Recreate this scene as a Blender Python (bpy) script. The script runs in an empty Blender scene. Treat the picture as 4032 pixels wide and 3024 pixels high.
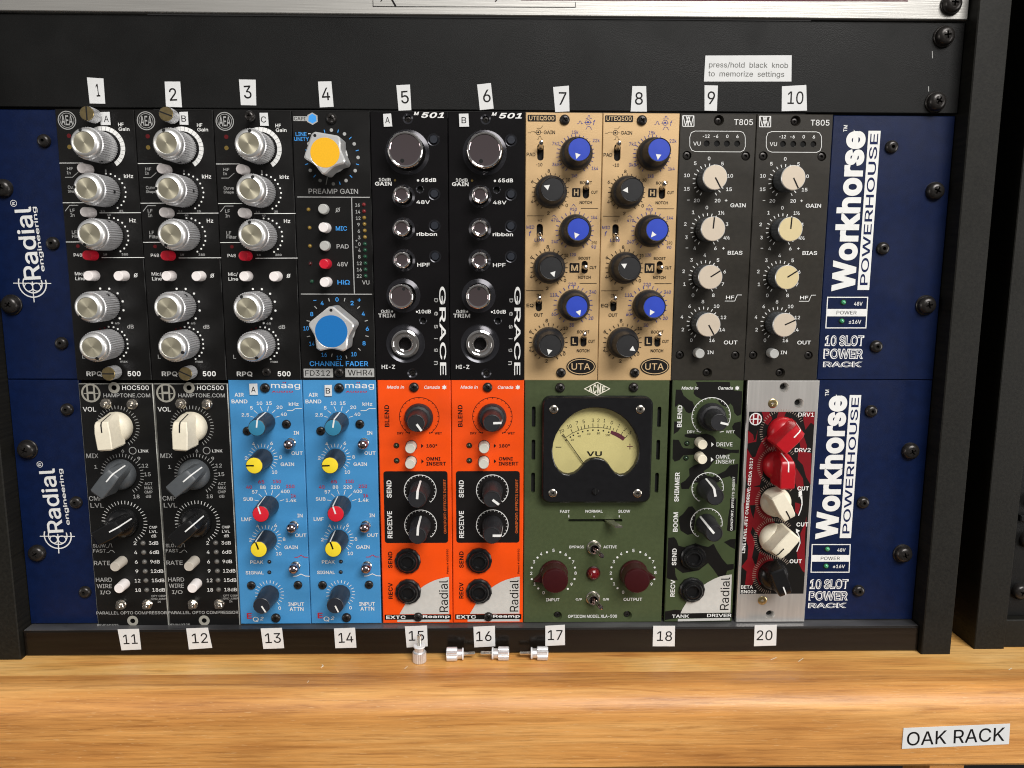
import bpy, math, random
from mathutils import Vector, Matrix
from mathutils.geometry import tessellate_polygon
S = bpy.context.scene
random.seed(7)
PI = math.pi
ZO = 1.0                      # height of the module row datum above the floor, metres
MM = 0.001

# ------------------------------------------------------------------ camera
cd = bpy.data.cameras.new('camera'); cam = bpy.data.objects.new('camera', cd); S.collection.objects.link(cam)
cd.lens = 27.494; cd.sensor_width = 36; cd.clip_start = 0.01; cd.clip_end = 20
R_ = Vector((0.99982283, -0.0185034, 0.0034548)); U_ = Vector((-5.9695e-04, 0.15227811, 0.9883375)); F_ = Vector((0.0188137, 0.98816446, -0.15224008))
m = Matrix((R_, U_, -F_)).transposed().to_4x4(); m.translation = Vector((0.21484, -0.39928, -0.07338 + ZO)); cam.matrix_world = m
S.camera = cam
# ------------------------------------------------------------------ world (dim warm room) and lamps
w = bpy.data.worlds.new('World'); S.world = w; w.use_nodes = True
nt = w.node_tree; bg = nt.nodes['Background']
tc = nt.nodes.new('ShaderNodeTexCoord'); sp = nt.nodes.new('ShaderNodeSeparateXYZ'); cr = nt.nodes.new('ShaderNodeValToRGB')
mp = nt.nodes.new('ShaderNodeMapRange'); mp.inputs[1].default_value = -1; mp.inputs[2].default_value = 1
nt.links.new(tc.outputs['Generated'], sp.inputs[0]); nt.links.new(sp.outputs['Z'], mp.inputs[0]); nt.links.new(mp.outputs[0], cr.inputs[0]); nt.links.new(cr.outputs[0], bg.inputs[0])
e = cr.color_ramp.elements; e[0].position = 0.2; e[0].color = (0.30, 0.27, 0.24, 1); e[1].position = 0.85; e[1].color = (0.62, 0.62, 0.62, 1)
x = e.new(0.5); x.color = (0.40, 0.38, 0.36, 1)
bg.inputs[1].default_value = 0.36
def lamp(name, loc, tgt, size, sizey, power, col):
    l = bpy.data.lights.new(name, 'AREA'); l.shape = 'RECTANGLE'; l.size = size; l.size_y = sizey; l.energy = power; l.color = col
    o = bpy.data.objects.new(name, l); S.collection.objects.link(o); o.location = loc
    o.rotation_euler = (Vector(tgt) - Vector(loc)).to_track_quat('-Z', 'Y').to_euler(); return o
lamp('ceiling_lamp', (1.0, -1.95, ZO + 1.50), (0.22, 0, ZO - 0.30), 1.5, 1.0, 87, (1.0, 0.975, 0.945))
lamp('side_fill_right', (1.95, -0.70, ZO - 0.25), (0.3, -0.05, ZO - 0.25), 0.8, 0.9, 15, (1.0, 0.97, 0.94))  # added softbox giving the knob sides broad light from the right
lamp('side_fill_left', (-1.7, -0.8, ZO - 0.10), (0.2, 0, ZO - 0.28), 0.8, 0.8, 7, (1.0, 0.96, 0.91))  # added weak fill from the left, no fixture of the room
S.view_settings.view_transform = 'Standard'; S.view_settings.look = 'None'; S.view_settings.exposure = 0; S.view_settings.gamma = 1
S.render.film_transparent = False
try:
    S.cycles.max_bounces = 6; S.cycles.filter_width = 1.1; S.cycles.use_denoising = True
except Exception: pass

# ------------------------------------------------------------------ materials
def pmat(name, col, rough=0.5, metal=0.0, noise=0.0, nscale=300, bump=0.0, bscale=1500, coat=0.0, aniso=0.0, rvar=0.0, emit=0, spec=0.5, stretch=None, trans=0, smudge=0.0):
    m = bpy.data.materials.new(name); m.use_nodes = True; nt = m.node_tree; b = nt.nodes['Principled BSDF']
    b.inputs['Base Color'].default_value = (*col, 1); b.inputs['Roughness'].default_value = rough; b.inputs['Metallic'].default_value = metal
    b.inputs['Coat Weight'].default_value = coat; b.inputs['Coat Roughness'].default_value = 0.08; b.inputs['Specular IOR Level'].default_value = spec if metal or coat else spec * .8
    b.inputs['Transmission Weight'].default_value = trans
    tc = nt.nodes.new('ShaderNodeTexCoord'); mpp = nt.nodes.new('ShaderNodeMapping'); nt.links.new(tc.outputs['Object'], mpp.inputs[0])
    if stretch: mpp.inputs['Scale'].default_value = stretch
    if noise or rvar:
        n = nt.nodes.new('ShaderNodeTexNoise'); n.inputs['Scale'].default_value = nscale; n.inputs['Detail'].default_value = 5; nt.links.new(mpp.outputs[0], n.inputs['Vector'])
        if noise:
            hs = nt.nodes.new('ShaderNodeMapRange'); hs.inputs[1].default_value = 0.3; hs.inputs[2].default_value = 0.7; hs.inputs[3].default_value = 1 - noise; hs.inputs[4].default_value = 1 + noise
            nt.links.new(n.outputs['Fac'], hs.inputs[0])
            vm = nt.nodes.new('ShaderNodeVectorMath'); vm.operation = 'SCALE'; vm.inputs[0].default_value = col; nt.links.new(hs.outputs[0], vm.inputs['Scale']); nt.links.new(vm.outputs[0], b.inputs['Base Color'])
        if rvar:
            h2 = nt.nodes.new('ShaderNodeMapRange'); h2.inputs[1].default_value = 0.3; h2.inputs[2].default_value = 0.7; h2.inputs[3].default_value = max(0.02, rough - rvar); h2.inputs[4].default_value = rough + rvar
            n2 = nt.nodes.new('ShaderNodeTexNoise'); n2.inputs['Scale'].default_value = 28; n2.inputs['Detail'].default_value = 6; n2.inputs['Distortion'].default_value = 0.6; nt.links.new(mpp.outputs[0], n2.inputs['Vector'])
            nt.links.new(n2.outputs['Fac'], h2.inputs[0]); nt.links.new(h2.outputs[0], b.inputs['Roughness'])
    if bump:
        n3 = nt.nodes.new('ShaderNodeTexNoise'); n3.inputs['Scale'].default_value = bscale; n3.inputs['Detail'].default_value = 3; nt.links.new(mpp.outputs[0], n3.inputs['Vector'])
        bp = nt.nodes.new('ShaderNodeBump'); bp.inputs['Strength'].default_value = bump; bp.inputs['Distance'].default_value = 0.0003; nt.links.new(n3.outputs['Fac'], bp.inputs['Height']); nt.links.new(bp.outputs[0], b.inputs['Normal'])
    if aniso:
        b.inputs['Anisotropic'].default_value = aniso; tg = nt.nodes.new('ShaderNodeTangent'); tg.direction_type = 'RADIAL'; tg.axis = 'Z'; nt.links.new(tg.outputs[0], b.inputs['Tangent'])
    if emit:
        b.inputs['Emission Color'].default_value = (*col, 1); b.inputs['Emission Strength'].default_value = emit
    return m
MS = dict(
 # print inks
 w=((.72,.72,.70),.6), g=((.36,.36,.35),.6), dg=((.14,.14,.13),.6), k=((.008,.007,.007),.5), k2=((.12,.08,.04),.6), bl=((.055,.30,.72),.5), B=((.045,.055,.24),.6), T=((.55,.39,.21),.5),
 n=((.006,.012,.06),.5), K=((.0065,.006,.0055),.5), r=((.42,.02,.035),.5), c=((.74,.70,.58),.5), ct=((.34,.27,.22),.6), si=((.50,.49,.46),.45), hg=((.30,.29,.25),.5), mr=((.10,.022,.035),.6), fr=((.17,.006,.010),.5),  # ct: cream tick ink dimmed to carry the shade near the knobs
 dr=((.10,.01,.012),.4), dy=((.16,.11,.03),.4))
MS['or'] = ((.55,.11,.02),.6); MS['o'] = MS['w']
P = {}
for k_, (c_, r_) in MS.items(): P['ink_' + k_] = pmat('ink_' + k_, c_, r_, noise=0.04, nscale=400, spec=.2)
P['black_panel'] = pmat('black_anodised_panel', (.0065,.0062,.006), .40, spec=.3, noise=.25, nscale=60, bump=.12, bscale=2500, rvar=.10)
P['blank'] = pmat('black_powder_coat', (.0055,.0055,.0053), .48, spec=.22, noise=.2, nscale=40, bump=.25, bscale=2200, rvar=.09)
P['gloss_black'] = pmat('gloss_black_lacquer', (.006,.0055,.006), .20, spec=.3, noise=.2, nscale=40, rvar=.05)
P['dish'] = pmat('turned_black_rim', (.040,.040,.046), .18, metal=.6)
P['gold'] = pmat('gold_anodised_panel', (.56,.375,.185), .46, metal=.25, noise=.05, nscale=55, bump=.14, bscale=2200, rvar=.10)
P['t805'] = pmat('charcoal_panel', (.024,.021,.0165), .42, spec=.35, noise=.12, nscale=400, bump=.12, bscale=2600, rvar=.08)
P['hoc'] = pmat('black_circuit_panel', (.0055,.0056,.0055), .45, spec=.3, noise=.25, nscale=80, rvar=.1)
P['blue_panel'] = pmat('sky_blue_panel', (.052,.245,.51), .42, noise=.07, nscale=50, bump=.14, bscale=2200, rvar=.10)
P['orange_panel'] = pmat('orange_panel', (.80,.070,.002), .42, noise=.07, nscale=50, bump=.12, bscale=2200, rvar=.10)
P['olive'] = pmat('olive_green_panel', (.054,.070,.030), .45, spec=.35, noise=.08, nscale=500, bump=.18, bscale=2300, rvar=.06)
P['camo'] = pmat('camouflage_green_panel', (.048,.066,.028), .42, spec=.35, noise=.12, nscale=90, bump=.1, bscale=2400, rvar=.06)
P['silver_panel'] = pmat('brushed_aluminium_panel', (.62,.60,.57), .40, metal=.75, noise=.06, nscale=700, rvar=.05, stretch=(1, .06, 1), bump=.12, bscale=1200)
P['silver_face'] = pmat('brushed_aluminium_face', (.42,.41,.385), .42, metal=.7, noise=.07, nscale=900, rvar=.06, stretch=(.03, 1, 1), bump=.15, bscale=1500)
P['navy'] = pmat('dark_blue_powder_coat', (.0020,.0080,.040), .38, noise=.15, nscale=200, bump=.2, bscale=2600, rvar=.05, spec=.35)
P['edge'] = pmat('pale_panel_edge', (.34,.34,.31), .4, metal=.4, noise=.2)  # pale grey rim around the compressor faceplates
P['alu'] = pmat('knurled_aluminium', (.74,.74,.75), .40, metal=.72, noise=.06, nscale=700)
P['aluring'] = pmat('turned_aluminium', (.80,.80,.79), .34, metal=.8, aniso=.3)
P['goldcap'] = pmat('spun_brass_tinted_disc', (.56,.52,.39), .36, metal=.8, aniso=.8)
P['chrome'] = pmat('chrome', (.80,.78,.77), .06, metal=1)
P['darkchrome'] = pmat('reflection_tinted_chrome', (.46,.38,.40), .05, metal=1)  # chrome darkened and tinted pink to imitate dark reflections
P['steel'] = pmat('nickel_steel', (.62,.58,.52), .22, metal=1, noise=.1)
P['brass'] = pmat('brass_slotted_head', (.56,.44,.22), .28, metal=1, noise=.12, nscale=500)
P['blackscrew'] = pmat('black_oxide_screw', (.030,.027,.025), .28, metal=.55, noise=.3, nscale=900, bump=.1)
P['blackplastic'] = pmat('black_plastic', (.007,.007,.0075), .26, noise=.12, bump=.06)
P['softblack'] = pmat('soft_black_rubber', (.016,.016,.018), .46, noise=.12, bump=.08)
P['navyplastic'] = pmat('blue_black_plastic', (.017,.020,.028), .36, noise=.12, bump=.06)
P['void'] = pmat('dark_hole', (.003,.003,.003), .8)
P['cream'] = pmat('cream_plastic', (.74,.68,.54), .36, noise=.04, nscale=500, bump=.05)
P['white'] = pmat('white_plastic', (.78,.73,.71), .35, noise=.03)
P['grey'] = pmat('grey_plastic', (.42,.42,.40), .4, noise=.05)
P['putty'] = pmat('putty_grey_button', (.55,.54,.47), .45, noise=.05)
P['redb'] = pmat('red_plastic_button', (.55,.012,.03), .3, noise=.05)
P['tallgrey'] = pmat('stone_grey_button', (.46,.42,.36), .4, noise=.05)
P['redk'] = pmat('red_knob_plastic', (.40,.008,.014), .27, noise=.05, nscale=500)
P['greyk'] = pmat('slate_knob_plastic', (.075,.082,.088), .40, noise=.08, bump=.05)
P['capcream'] = pmat('beige_anodised_cap', (.62,.53,.42), .36, metal=.25, noise=.03)
P['capyellow'] = pmat('pale_yellow_cap', (.66,.55,.31), .36, metal=.2, noise=.03)
P['capblue'] = pmat('royal_blue_cap', (.022,.055,.42), .42, noise=.04)
P['capblack'] = pmat('charcoal_cap', (.017,.017,.018), .55, noise=.08, spec=.35)
P['teal'] = pmat('teal_blue_cap', (.030,.19,.32), .4, noise=.04)
P['yellow'] = pmat('yellow_cap', (.80,.62,.03), .4, noise=.04)
P['redcap'] = pmat('red_cap', (.60,.015,.03), .38, noise=.05)
P['amber'] = pmat('amber_disc', (.80,.42,.005), .55, noise=.05, nscale=1500)
P['azure'] = pmat('azure_disc', (.004,.14,.42), .5, noise=.05, nscale=1500)
P['silverk'] = pmat('satin_silver_knob', (.74,.74,.73), .30, metal=.55, noise=.04)
P['maroon'] = pmat('maroon_bakelite', (.034,.004,.005), .30, noise=.08, nscale=300)
P['ledk'] = pmat('unlit_dark_lamp', (.010,.010,.010), .15, coat=.5)
P['ledr'] = pmat('unlit_red_lamp', (.16,.01,.012), .2); P['ledR'] = pmat('unlit_dark_red_lamp', (.06,.006,.007), .2)
P['ledy'] = pmat('unlit_amber_lamp', (.24,.15,.025), .2); P['ledG'] = pmat('unlit_dark_green_lamp', (.008,.06,.030), .2)
P['ledg'] = pmat('unlit_green_lamp', (.012,.035,.014), .12, coat=.6); P['ledh'] = pmat('smoky_lamp', (.12,.115,.105), .3); P['ledG2'] = pmat('green_lamp', (.04,.30,.13), .15, coat=.6)
P['jewel'] = pmat('red_jewel_lens', (.14,.002,.006), .05, coat=1)
P['dial'] = pmat('pale_yellow_dial', (.56,.49,.205), .6, noise=.02)
P['meterblack'] = pmat('moulded_black_bezel', (.009,.009,.010), .20, spec=.3, noise=.1)
P['paper'] = pmat('white_label_tape', (.62,.625,.62), .75, spec=.25, noise=.03, nscale=200, bump=.05, bscale=900)
P['frame'] = pmat('black_brushed_frame', (.0085,.008,.0062), .55, spec=.25, noise=.35, nscale=700, stretch=(1, 1, .04), rvar=.1, bump=.15, bscale=900)
P['bar'] = pmat('black_base_bar', (.0075,.0055,.004), .24, spec=.35, noise=.30, nscale=500, stretch=(.03, 1, 1), rvar=.12)
P['lip'] = pmat('worn_bar_top', (.085,.085,.088), .38, metal=.3, noise=.75, nscale=45, rvar=.15, stretch=(.35, 1, 1), bump=.3, bscale=700)
P['washer'] = pmat('white_nylon_washer', (.72,.73,.74), .35)
P['wall'] = pmat('dark_wall', (.010,.010,.010), .8, noise=.2, nscale=5)
gl = bpy.data.materials.new('clear_meter_window'); gl.use_nodes = True; _n = gl.node_tree
for x_ in list(_n.nodes): _n.nodes.remove(x_)
_o = _n.nodes.new('ShaderNodeOutputMaterial'); _m = _n.nodes.new('ShaderNodeMixShader'); _t = _n.nodes.new('ShaderNodeBsdfTransparent'); _g = _n.nodes.new('ShaderNodeBsdfGlossy'); _f = _n.nodes.new('ShaderNodeFresnel')
_g.inputs['Roughness'].default_value = .05; _f.inputs[0].default_value = 1.45
_n.links.new(_f.outputs[0], _m.inputs[0]); _n.links.new(_t.outputs[0], _m.inputs[1]); _n.links.new(_g.outputs[0], _m.inputs[2]); _n.links.new(_m.outputs[0], _o.inputs[0]); P['glass'] = gl

def wood():
    m = bpy.data.materials.new('oak_wood'); m.use_nodes = True; nt = m.node_tree; b = nt.nodes['Principled BSDF']; L = nt.links.new
    N = lambda t: nt.nodes.new(t)
    tc = N('ShaderNodeTexCoord')
    def mapped(sc, loc=(0, 0, 0)):
        q = N('ShaderNodeMapping'); q.inputs['Scale'].default_value = sc; q.inputs['Location'].default_value = loc; L(tc.outputs['Object'], q.inputs[0]); return q
    def noise(q, s, d=6, dist=0.0, r=.6):
        n = N('ShaderNodeTexNoise'); n.inputs['Scale'].default_value = s; n.inputs['Detail'].default_value = d; n.inputs['Distortion'].default_value = dist; n.inputs['Roughness'].default_value = r; L(q.outputs[0], n.inputs['Vector']); return n
    def ramp(src, stops):
        r = N('ShaderNodeValToRGB'); el = r.color_ramp.elements; el[0].position, el[0].color = stops[0][0], (*stops[0][1], 1); el[1].position, el[1].color = stops[-1][0], (*stops[-1][1], 1)
        for p_, c_ in stops[1:-1]: t = el.new(p_); t.color = (*c_, 1)
        L(src, r.inputs[0]); return r
    def mix(a, b_, fac, mode='MIX'):
        x = N('ShaderNodeMix'); x.data_type = 'RGBA'; x.blend_type = mode
        L(a, x.inputs[6]); L(b_, x.inputs[7])
        if isinstance(fac, (int, float)): x.inputs[0].default_value = fac
        else: L(fac, x.inputs[0])
        return x
    big = noise(mapped((1.1, 22, 22)), 3.2, 5, .8)
    base = ramp(big.outputs['Fac'], [(.28, (.44, .178, .042)), (.5, (.61, .285, .078)), (.72, (.77, .42, .145))])
    fine = noise(mapped((10, 230, 230), (3, 1, 2)), 3.0, 8, .3, .7)
    fr = ramp(fine.outputs['Fac'], [(.30, (.62, .56, .49)), (.48, (.95, .95, .94)), (.75, (1.18, 1.16, 1.12))])
    c1 = mix(base.outputs[0], fr.outputs[0], 1.0, 'MULTIPLY')
    streak = noise(mapped((1.3, 75, 75), (9, 4, 1)), 4.0, 4, .5)
    sr = ramp(streak.outputs['Fac'], [(.62, (0, 0, 0)), (.70, (1, 1, 1))])
    dark = N('ShaderNodeRGB'); dark.outputs[0].default_value = (.26, .10, .03, 1)
    f1 = N('ShaderNodeMath'); f1.operation = 'MULTIPLY'; f1.inputs[1].default_value = .5; L(sr.outputs[0], f1.inputs[0])
    c2 = mix(c1.outputs[2], dark.outputs[0], f1.outputs[0])
    med = noise(mapped((5.5, 78, 78), (5, 2, 8)), 3.0, 6, .6, .65)
    mr_ = ramp(med.outputs['Fac'], [(.32, (.72, .65, .56)), (.44, (.96, .95, .93)), (.60, (1.02, 1.02, 1.02)), (.72, (1.08, 1.07, 1.06))])
    c2 = mix(c2.outputs[2], mr_.outputs[0], 1.0, 'MULTIPLY')
    pore = noise(mapped((45, 520, 520), (2, 7, 5)), 4.0, 2, .2)
    pr = ramp(pore.outputs['Fac'], [(.64, (0, 0, 0)), (.72, (1, 1, 1))])
    light = N('ShaderNodeRGB'); light.outputs[0].default_value = (.80, .55, .28, 1)
    f2 = N('ShaderNodeMath'); f2.operation = 'MULTIPLY'; f2.inputs[1].default_value = .35; L(pr.outputs[0], f2.inputs[0])
    c3 = mix(c2.outputs[2], light.outputs[0], f2.outputs[0])
    blot = noise(mapped((5, 9, 9), (1, 6, 3)), 2.0, 3, .4)
    br = ramp(blot.outputs['Fac'], [(.32, (.87, .84, .80)), (.5, (.99, .99, .98)), (.70, (1.06, 1.06, 1.05))])
    c3 = mix(c3.outputs[2], br.outputs[0], 1.0, 'MULTIPLY')
    L(c3.outputs[2], b.inputs['Base Color']); b.inputs['Roughness'].default_value = .46; b.inputs['Coat Weight'].default_value = .14; b.inputs['Coat Roughness'].default_value = .40
    bp = N('ShaderNodeBump'); bp.inputs['Strength'].default_value = .7; bp.inputs['Distance'].default_value = .0003; L(fine.outputs['Fac'], bp.inputs['Height']); L(bp.outputs[0], b.inputs['Normal'])
    return m
P['oak'] = wood()
def wood2():
    m = P['oak'].copy(); m.name = 'orange_pine_veneer'
    for n in m.node_tree.nodes:
        if n.type == 'VALTORGB' and abs(n.color_ramp.elements[0].position - .28) < .01:
            cs = [(.62, .25, .060), (.80, .43, .125), (.86, .54, .21)]
            for e_, c_ in zip(n.color_ramp.elements, cs): e_.color = (*c_, 1)
        if n.type == 'MAPPING' and abs(n.inputs['Scale'].default_value[0] - 1.1) < .01: n.inputs['Scale'].default_value = (3, 14, 14)
    return m
P['veneer'] = wood2()

# ------------------------------------------------------------------ mesh builder (millimetres; x right, y up, z out of the panel)
class MB:
    def __init__(s): s.v = []; s.f = []; s.m = []; s.mats = []; s.ch = []
    def mi(s, mat):
        if mat not in s.mats: s.mats.append(mat)
        return s.mats.index(mat)
    def add(s, vs, fs, mat):
        b = len(s.v); k = s.mi(mat); s.ch.append((b, len(s.f))); s.v += vs
        for f in fs: s.f.append([b + i for i in f]); s.m.append(k)
        return s
    def lathe(s, prof, n, mat, x=0, y=0, cap=True, knurl=0, z0=0, zone=None, matcap=None):
        vs = []; fs = []
        for (r, z) in prof:
            kn = knurl and (zone is None or zone[0] <= z <= zone[1])
            for i in range(n):
                rr = r + (knurl if (kn and i % 2) else 0); a = 2 * PI * i / n
                vs.append((x + rr * math.cos(a), y + rr * math.sin(a), z + z0))
        for j in range(len(prof) - 1):
            for i in range(n): k = (i + 1) % n; fs.append((j * n + i, j * n + k, (j + 1) * n + k, (j + 1) * n + i))
        s.add(vs, fs, mat)
        if cap and prof[-1][0] > 1e-6:
            b = len(s.v) - n; s.f.append([b + i for i in range(n)]); s.m.append(s.mi(matcap or mat))
        return s
    def prism(s, poly, z0, z1, mat, ch=0, bottom=False, sidemat=None):
        n = len(poly); ar = sum(poly[i][0] * poly[(i + 1) % n][1] - poly[(i + 1) % n][0] * poly[i][1] for i in range(n))
        if ar < 0: poly = poly[::-1]
        top = inset(poly, ch) if ch else poly
        loops = [(poly, z0), (poly, z1 - ch)] + ([(top, z1)] if ch else [])
        vs = [(q[0], q[1], z) for L_, z in loops for q in L_]; fs = []
        for j in range(len(loops) - 1):
            for i in range(n): k = (i + 1) % n; fs.append((j * n + i, j * n + k, (j + 1) * n + k, (j + 1) * n + i))
        s.add(vs, fs, sidemat or mat)
        b = len(s.v) - n
        for t in tessellate_polygon([[Vector((q[0], q[1], 0)) for q in (top if ch else poly)]]): s.f.append([b + i for i in t]); s.m.append(s.mi(mat))
        return s
    def box(s, x0, y0, z0, x1, y1, z1, mat, ch=0.0):
        vs = []; c = ch
        if not c:
            vs = [(x0, y0, z0), (x1, y0, z0), (x1, y1, z0), (x0, y1, z0), (x0, y0, z1), (x1, y0, z1), (x1, y1, z1), (x0, y1, z1)]
            return s.add(vs, [(3, 2, 1, 0), (4, 5, 6, 7), (0, 1, 5, 4), (1, 2, 6, 5), (2, 3, 7, 6), (3, 0, 4, 7)], mat)
        s.prism([(x0, y0), (x1, y0), (x1, y1), (x0, y1)], z0, z1, mat, c)
        return s.add([(x0, y0, z0), (x1, y0, z0), (x1, y1, z0), (x0, y1, z0)], [(3, 2, 1, 0)], mat)
    def plate(s, poly, holes, z0, z1, mat, ch=.25, edgemat=None):
        # front face with real holes; each hole: (loop, [(inset, z), ...] walls, wall material, floor material or None)
        n = len(poly); top = inset(poly, ch)
        s.add([(q[0], q[1], z0) for q in poly] + [(q[0], q[1], z1 - ch) for q in poly] + [(q[0], q[1], z1) for q in top],
              [(j * n + i, j * n + (i + 1) % n, (j + 1) * n + (i + 1) % n, (j + 1) * n + i) for j in range(2) for i in range(n)], edgemat or mat)
        loops = [top] + [h[0] for h in holes]; flat = [q for L_ in loops for q in L_]
        s.add([(q[0], q[1], z1) for q in flat], [tuple(t) for t in tessellate_polygon([[Vector((q[0], q[1], 0)) for q in L_] for L_ in loops])], mat)
        for L_, walls, wm, fm in holes:
            k = len(L_); vs = [(q[0], q[1], z1) for q in L_]
            for ins, z in walls: vs += [(q[0], q[1], z) for q in inset(L_, ins)]
            s.add(vs, [(j * k + i, j * k + (i + 1) % k, (j + 1) * k + (i + 1) % k, (j + 1) * k + i) for j in range(len(walls)) for i in range(k)], wm)
            if fm: s.add(vs[-k:], [tuple(range(k))], fm)
        return s
    def build(s, name, parent=None, loc=(0, 0, 0), rz=0, angle=35, key=None):
        me = bpy.data.meshes.new(name); me.from_pydata([(a * MM, b * MM, c * MM) for a, b, c in s.v], [], s.f)
        for k_ in s.mats: me.materials.append(P[k_])
        me.polygons.foreach_set('material_index', s.m); me.update()
        me.polygons.foreach_set('use_smooth', [True] * len(s.f)); me.set_sharp_from_angle(angle=math.radians(angle))
        return link(name, me, parent, loc, rz)
CACHE = {}
def link(name, me, parent=None, loc=(0, 0, 0), rz=0):
    o = bpy.data.objects.new(name, me); S.collection.objects.link(o)
    if parent: o.parent = parent
    o.location = [c * MM for c in loc]; o.rotation_euler[2] = -math.radians(rz); return o
def cached(key, name, fn, parent, loc, rz=0):
    if key not in CACHE:
        mb = MB(); fn(mb); o = mb.build(name, parent, loc, rz); CACHE[key] = o.data; return o
    return link(name, CACHE[key], parent, loc, rz)
def inset(poly, d):
    if not d: return list(poly)
    n = len(poly); ar = sum(poly[i][0] * poly[(i + 1) % n][1] - poly[(i + 1) % n][0] * poly[i][1] for i in range(n)); sg = 1 if ar > 0 else -1; out = []
    for i in range(n):
        a, b, c = Vector(poly[i - 1]), Vector(poly[i]), Vector(poly[(i + 1) % n]); u = (b - a).normalized(); v = (c - b).normalized()
        n1 = Vector((-u.y, u.x)) * sg; n2 = Vector((-v.y, v.x)) * sg; q = n1 + n2; L_ = q.length
        q = q / L_ if L_ > 1e-6 else n1; k = d / max(.35, q.dot(n1)); out.append((b.x + q.x * k, b.y + q.y * k))
    return out
def circ(x, y, r, n=24, a0=0): return [(x + r * math.cos(2 * PI * i / n + a0), y + r * math.sin(2 * PI * i / n + a0)) for i in range(n)]
def rrect(x0, y0, x1, y1, r, n=5):
    if r <= 0: return [(x0, y0), (x1, y0), (x1, y1), (x0, y1)]
    o = []
    for cx, cy, a in ((x1 - r, y0 + r, -90), (x1 - r, y1 - r, 0), (x0 + r, y1 - r, 90), (x0 + r, y0 + r, 180)):
        for i in range(n + 1): t = math.radians(a + 90 * i / n); o.append((cx + r * math.cos(t), cy + r * math.sin(t)))
    return o

# ------------------------------------------------------------------ glyphs of the built-in font
STY = dict(n=(0.004, 0), b=(0.011, 0), B=(0.022, 0), i=(0.010, .22), I=(0.026, .25), C=(0.040, 0), O=(0.040, 0), N=(-0.004, 0))
GL = {}; ADV = {}
FONT = None
try:      # the sans-serif that ships inside Blender itself; the built-in font is used when it is missing
    import os
    _fp = os.path.join(bpy.utils.system_resource('DATAFILES'), 'fonts', 'Inter.woff2')
    if os.path.exists(_fp): FONT = bpy.data.fonts.load(_fp)
except Exception: FONT = None
def fill_loops(loops):      # non-zero winding fill of glyph outlines that may overlap
    from mathutils.geometry import delaunay_2d_cdt
    vs = []; es = []
    for L_ in loops:
        b = len(vs); n = len(L_); vs += [Vector(q) for q in L_]; es += [(b + i, b + (i + 1) % n) for i in range(n)]
    ov, oe, of, *_r = delaunay_2d_cdt(vs, es, [], 0, 1e-6)
    keep = []
    for f in of:
        cx = sum(ov[i].x for i in f) / len(f); cy = sum(ov[i].y for i in f) / len(f); wn = 0
        for L_ in loops:
            for i in range(len(L_)):
                (x0, y0), (x1, y1) = L_[i - 1], L_[i]
                if (y0 <= cy) != (y1 <= cy):
                    t = x0 + (cy - y0) / (y1 - y0) * (x1 - x0)
                    if t > cx: wn += 1 if y1 > y0 else -1
        if wn: keep.append(tuple(f))
    return [(v.x, v.y) for v in ov], keep
def prep(need):
    chars = sorted({c for c, s_ in need} | {'H'}); tmp = []
    def mk(body, res=2):
        cu = bpy.data.curves.new('glyph', 'FONT'); cu.body = body; cu.size = 1; cu.resolution_u = res; cu.fill_mode = 'NONE'
        if FONT: cu.font = FONT
        o = bpy.data.objects.new('glyph', cu); S.collection.objects.link(o); tmp.append(o); return o
    base = mk('HH'); adv = {c: mk('H' + c + 'H') for c in chars}; gl = {c: mk(c, 3) for c in chars if c != ' '}
    dg = bpy.context.evaluated_depsgraph_get(); dg.update()
    w0 = base.evaluated_get(dg).dimensions.x; raw = {}
    for c, o in adv.items(): ADV[c] = o.evaluated_get(dg).dimensions.x - w0
    for c, o in gl.items():
        e_ = o.evaluated_get(dg); me = e_.to_mesh(); nx = {}
        for ed in me.edges: nx.setdefault(ed.vertices[0], []).append(ed.vertices[1]); nx.setdefault(ed.vertices[1], []).append(ed.vertices[0])
        seen = set(); loops = []
        for v0 in range(len(me.vertices)):      # outlines keep their direction: each runs in rising vertex order
            if v0 in seen or v0 not in nx: continue
            L_ = [v0]; seen.add(v0); cur = v0
            while True:
                q = [k for k in nx[cur] if k not in seen]
                if not q: break
                cur = min(q) if (cur + 1) not in q else cur + 1; seen.add(cur); L_.append(cur)
            pts = []
            for k in L_:
                p_ = (me.vertices[k].co.x, me.vertices[k].co.y)
                if not pts or math.hypot(p_[0] - pts[-1][0], p_[1] - pts[-1][1]) > 1e-4: pts.append(p_)
            if len(pts) > 2 and math.hypot(pts[0][0] - pts[-1][0], pts[0][1] - pts[-1][1]) < 1e-4: pts.pop()
            if len(pts) > 2: loops.append(pts)
        raw[c] = loops; e_.to_mesh_clear()
    area = lambda L_: sum(L_[i - 1][0] * L_[i][1] - L_[i][0] * L_[i - 1][1] for i in range(len(L_)))
    for (c, s_) in sorted(need):
        if c == ' ': continue
        off, sh = STY[s_]; loops = raw[c]; sg = 1 if area(max(loops, key=lambda l: abs(area(l)))) > 0 else -1; out = []
        for L_ in loops:
            d = -off if (area(L_) > 0) == (sg > 0) else off
            L2 = inset(L_, d); out.append([(x_ + y_ * sh, y_) for x_, y_ in L2])
        GL[(c, s_)] = fill_loops(out)
    for o in tmp: cu = o.data; bpy.data.objects.remove(o); bpy.data.curves.remove(cu)
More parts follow.
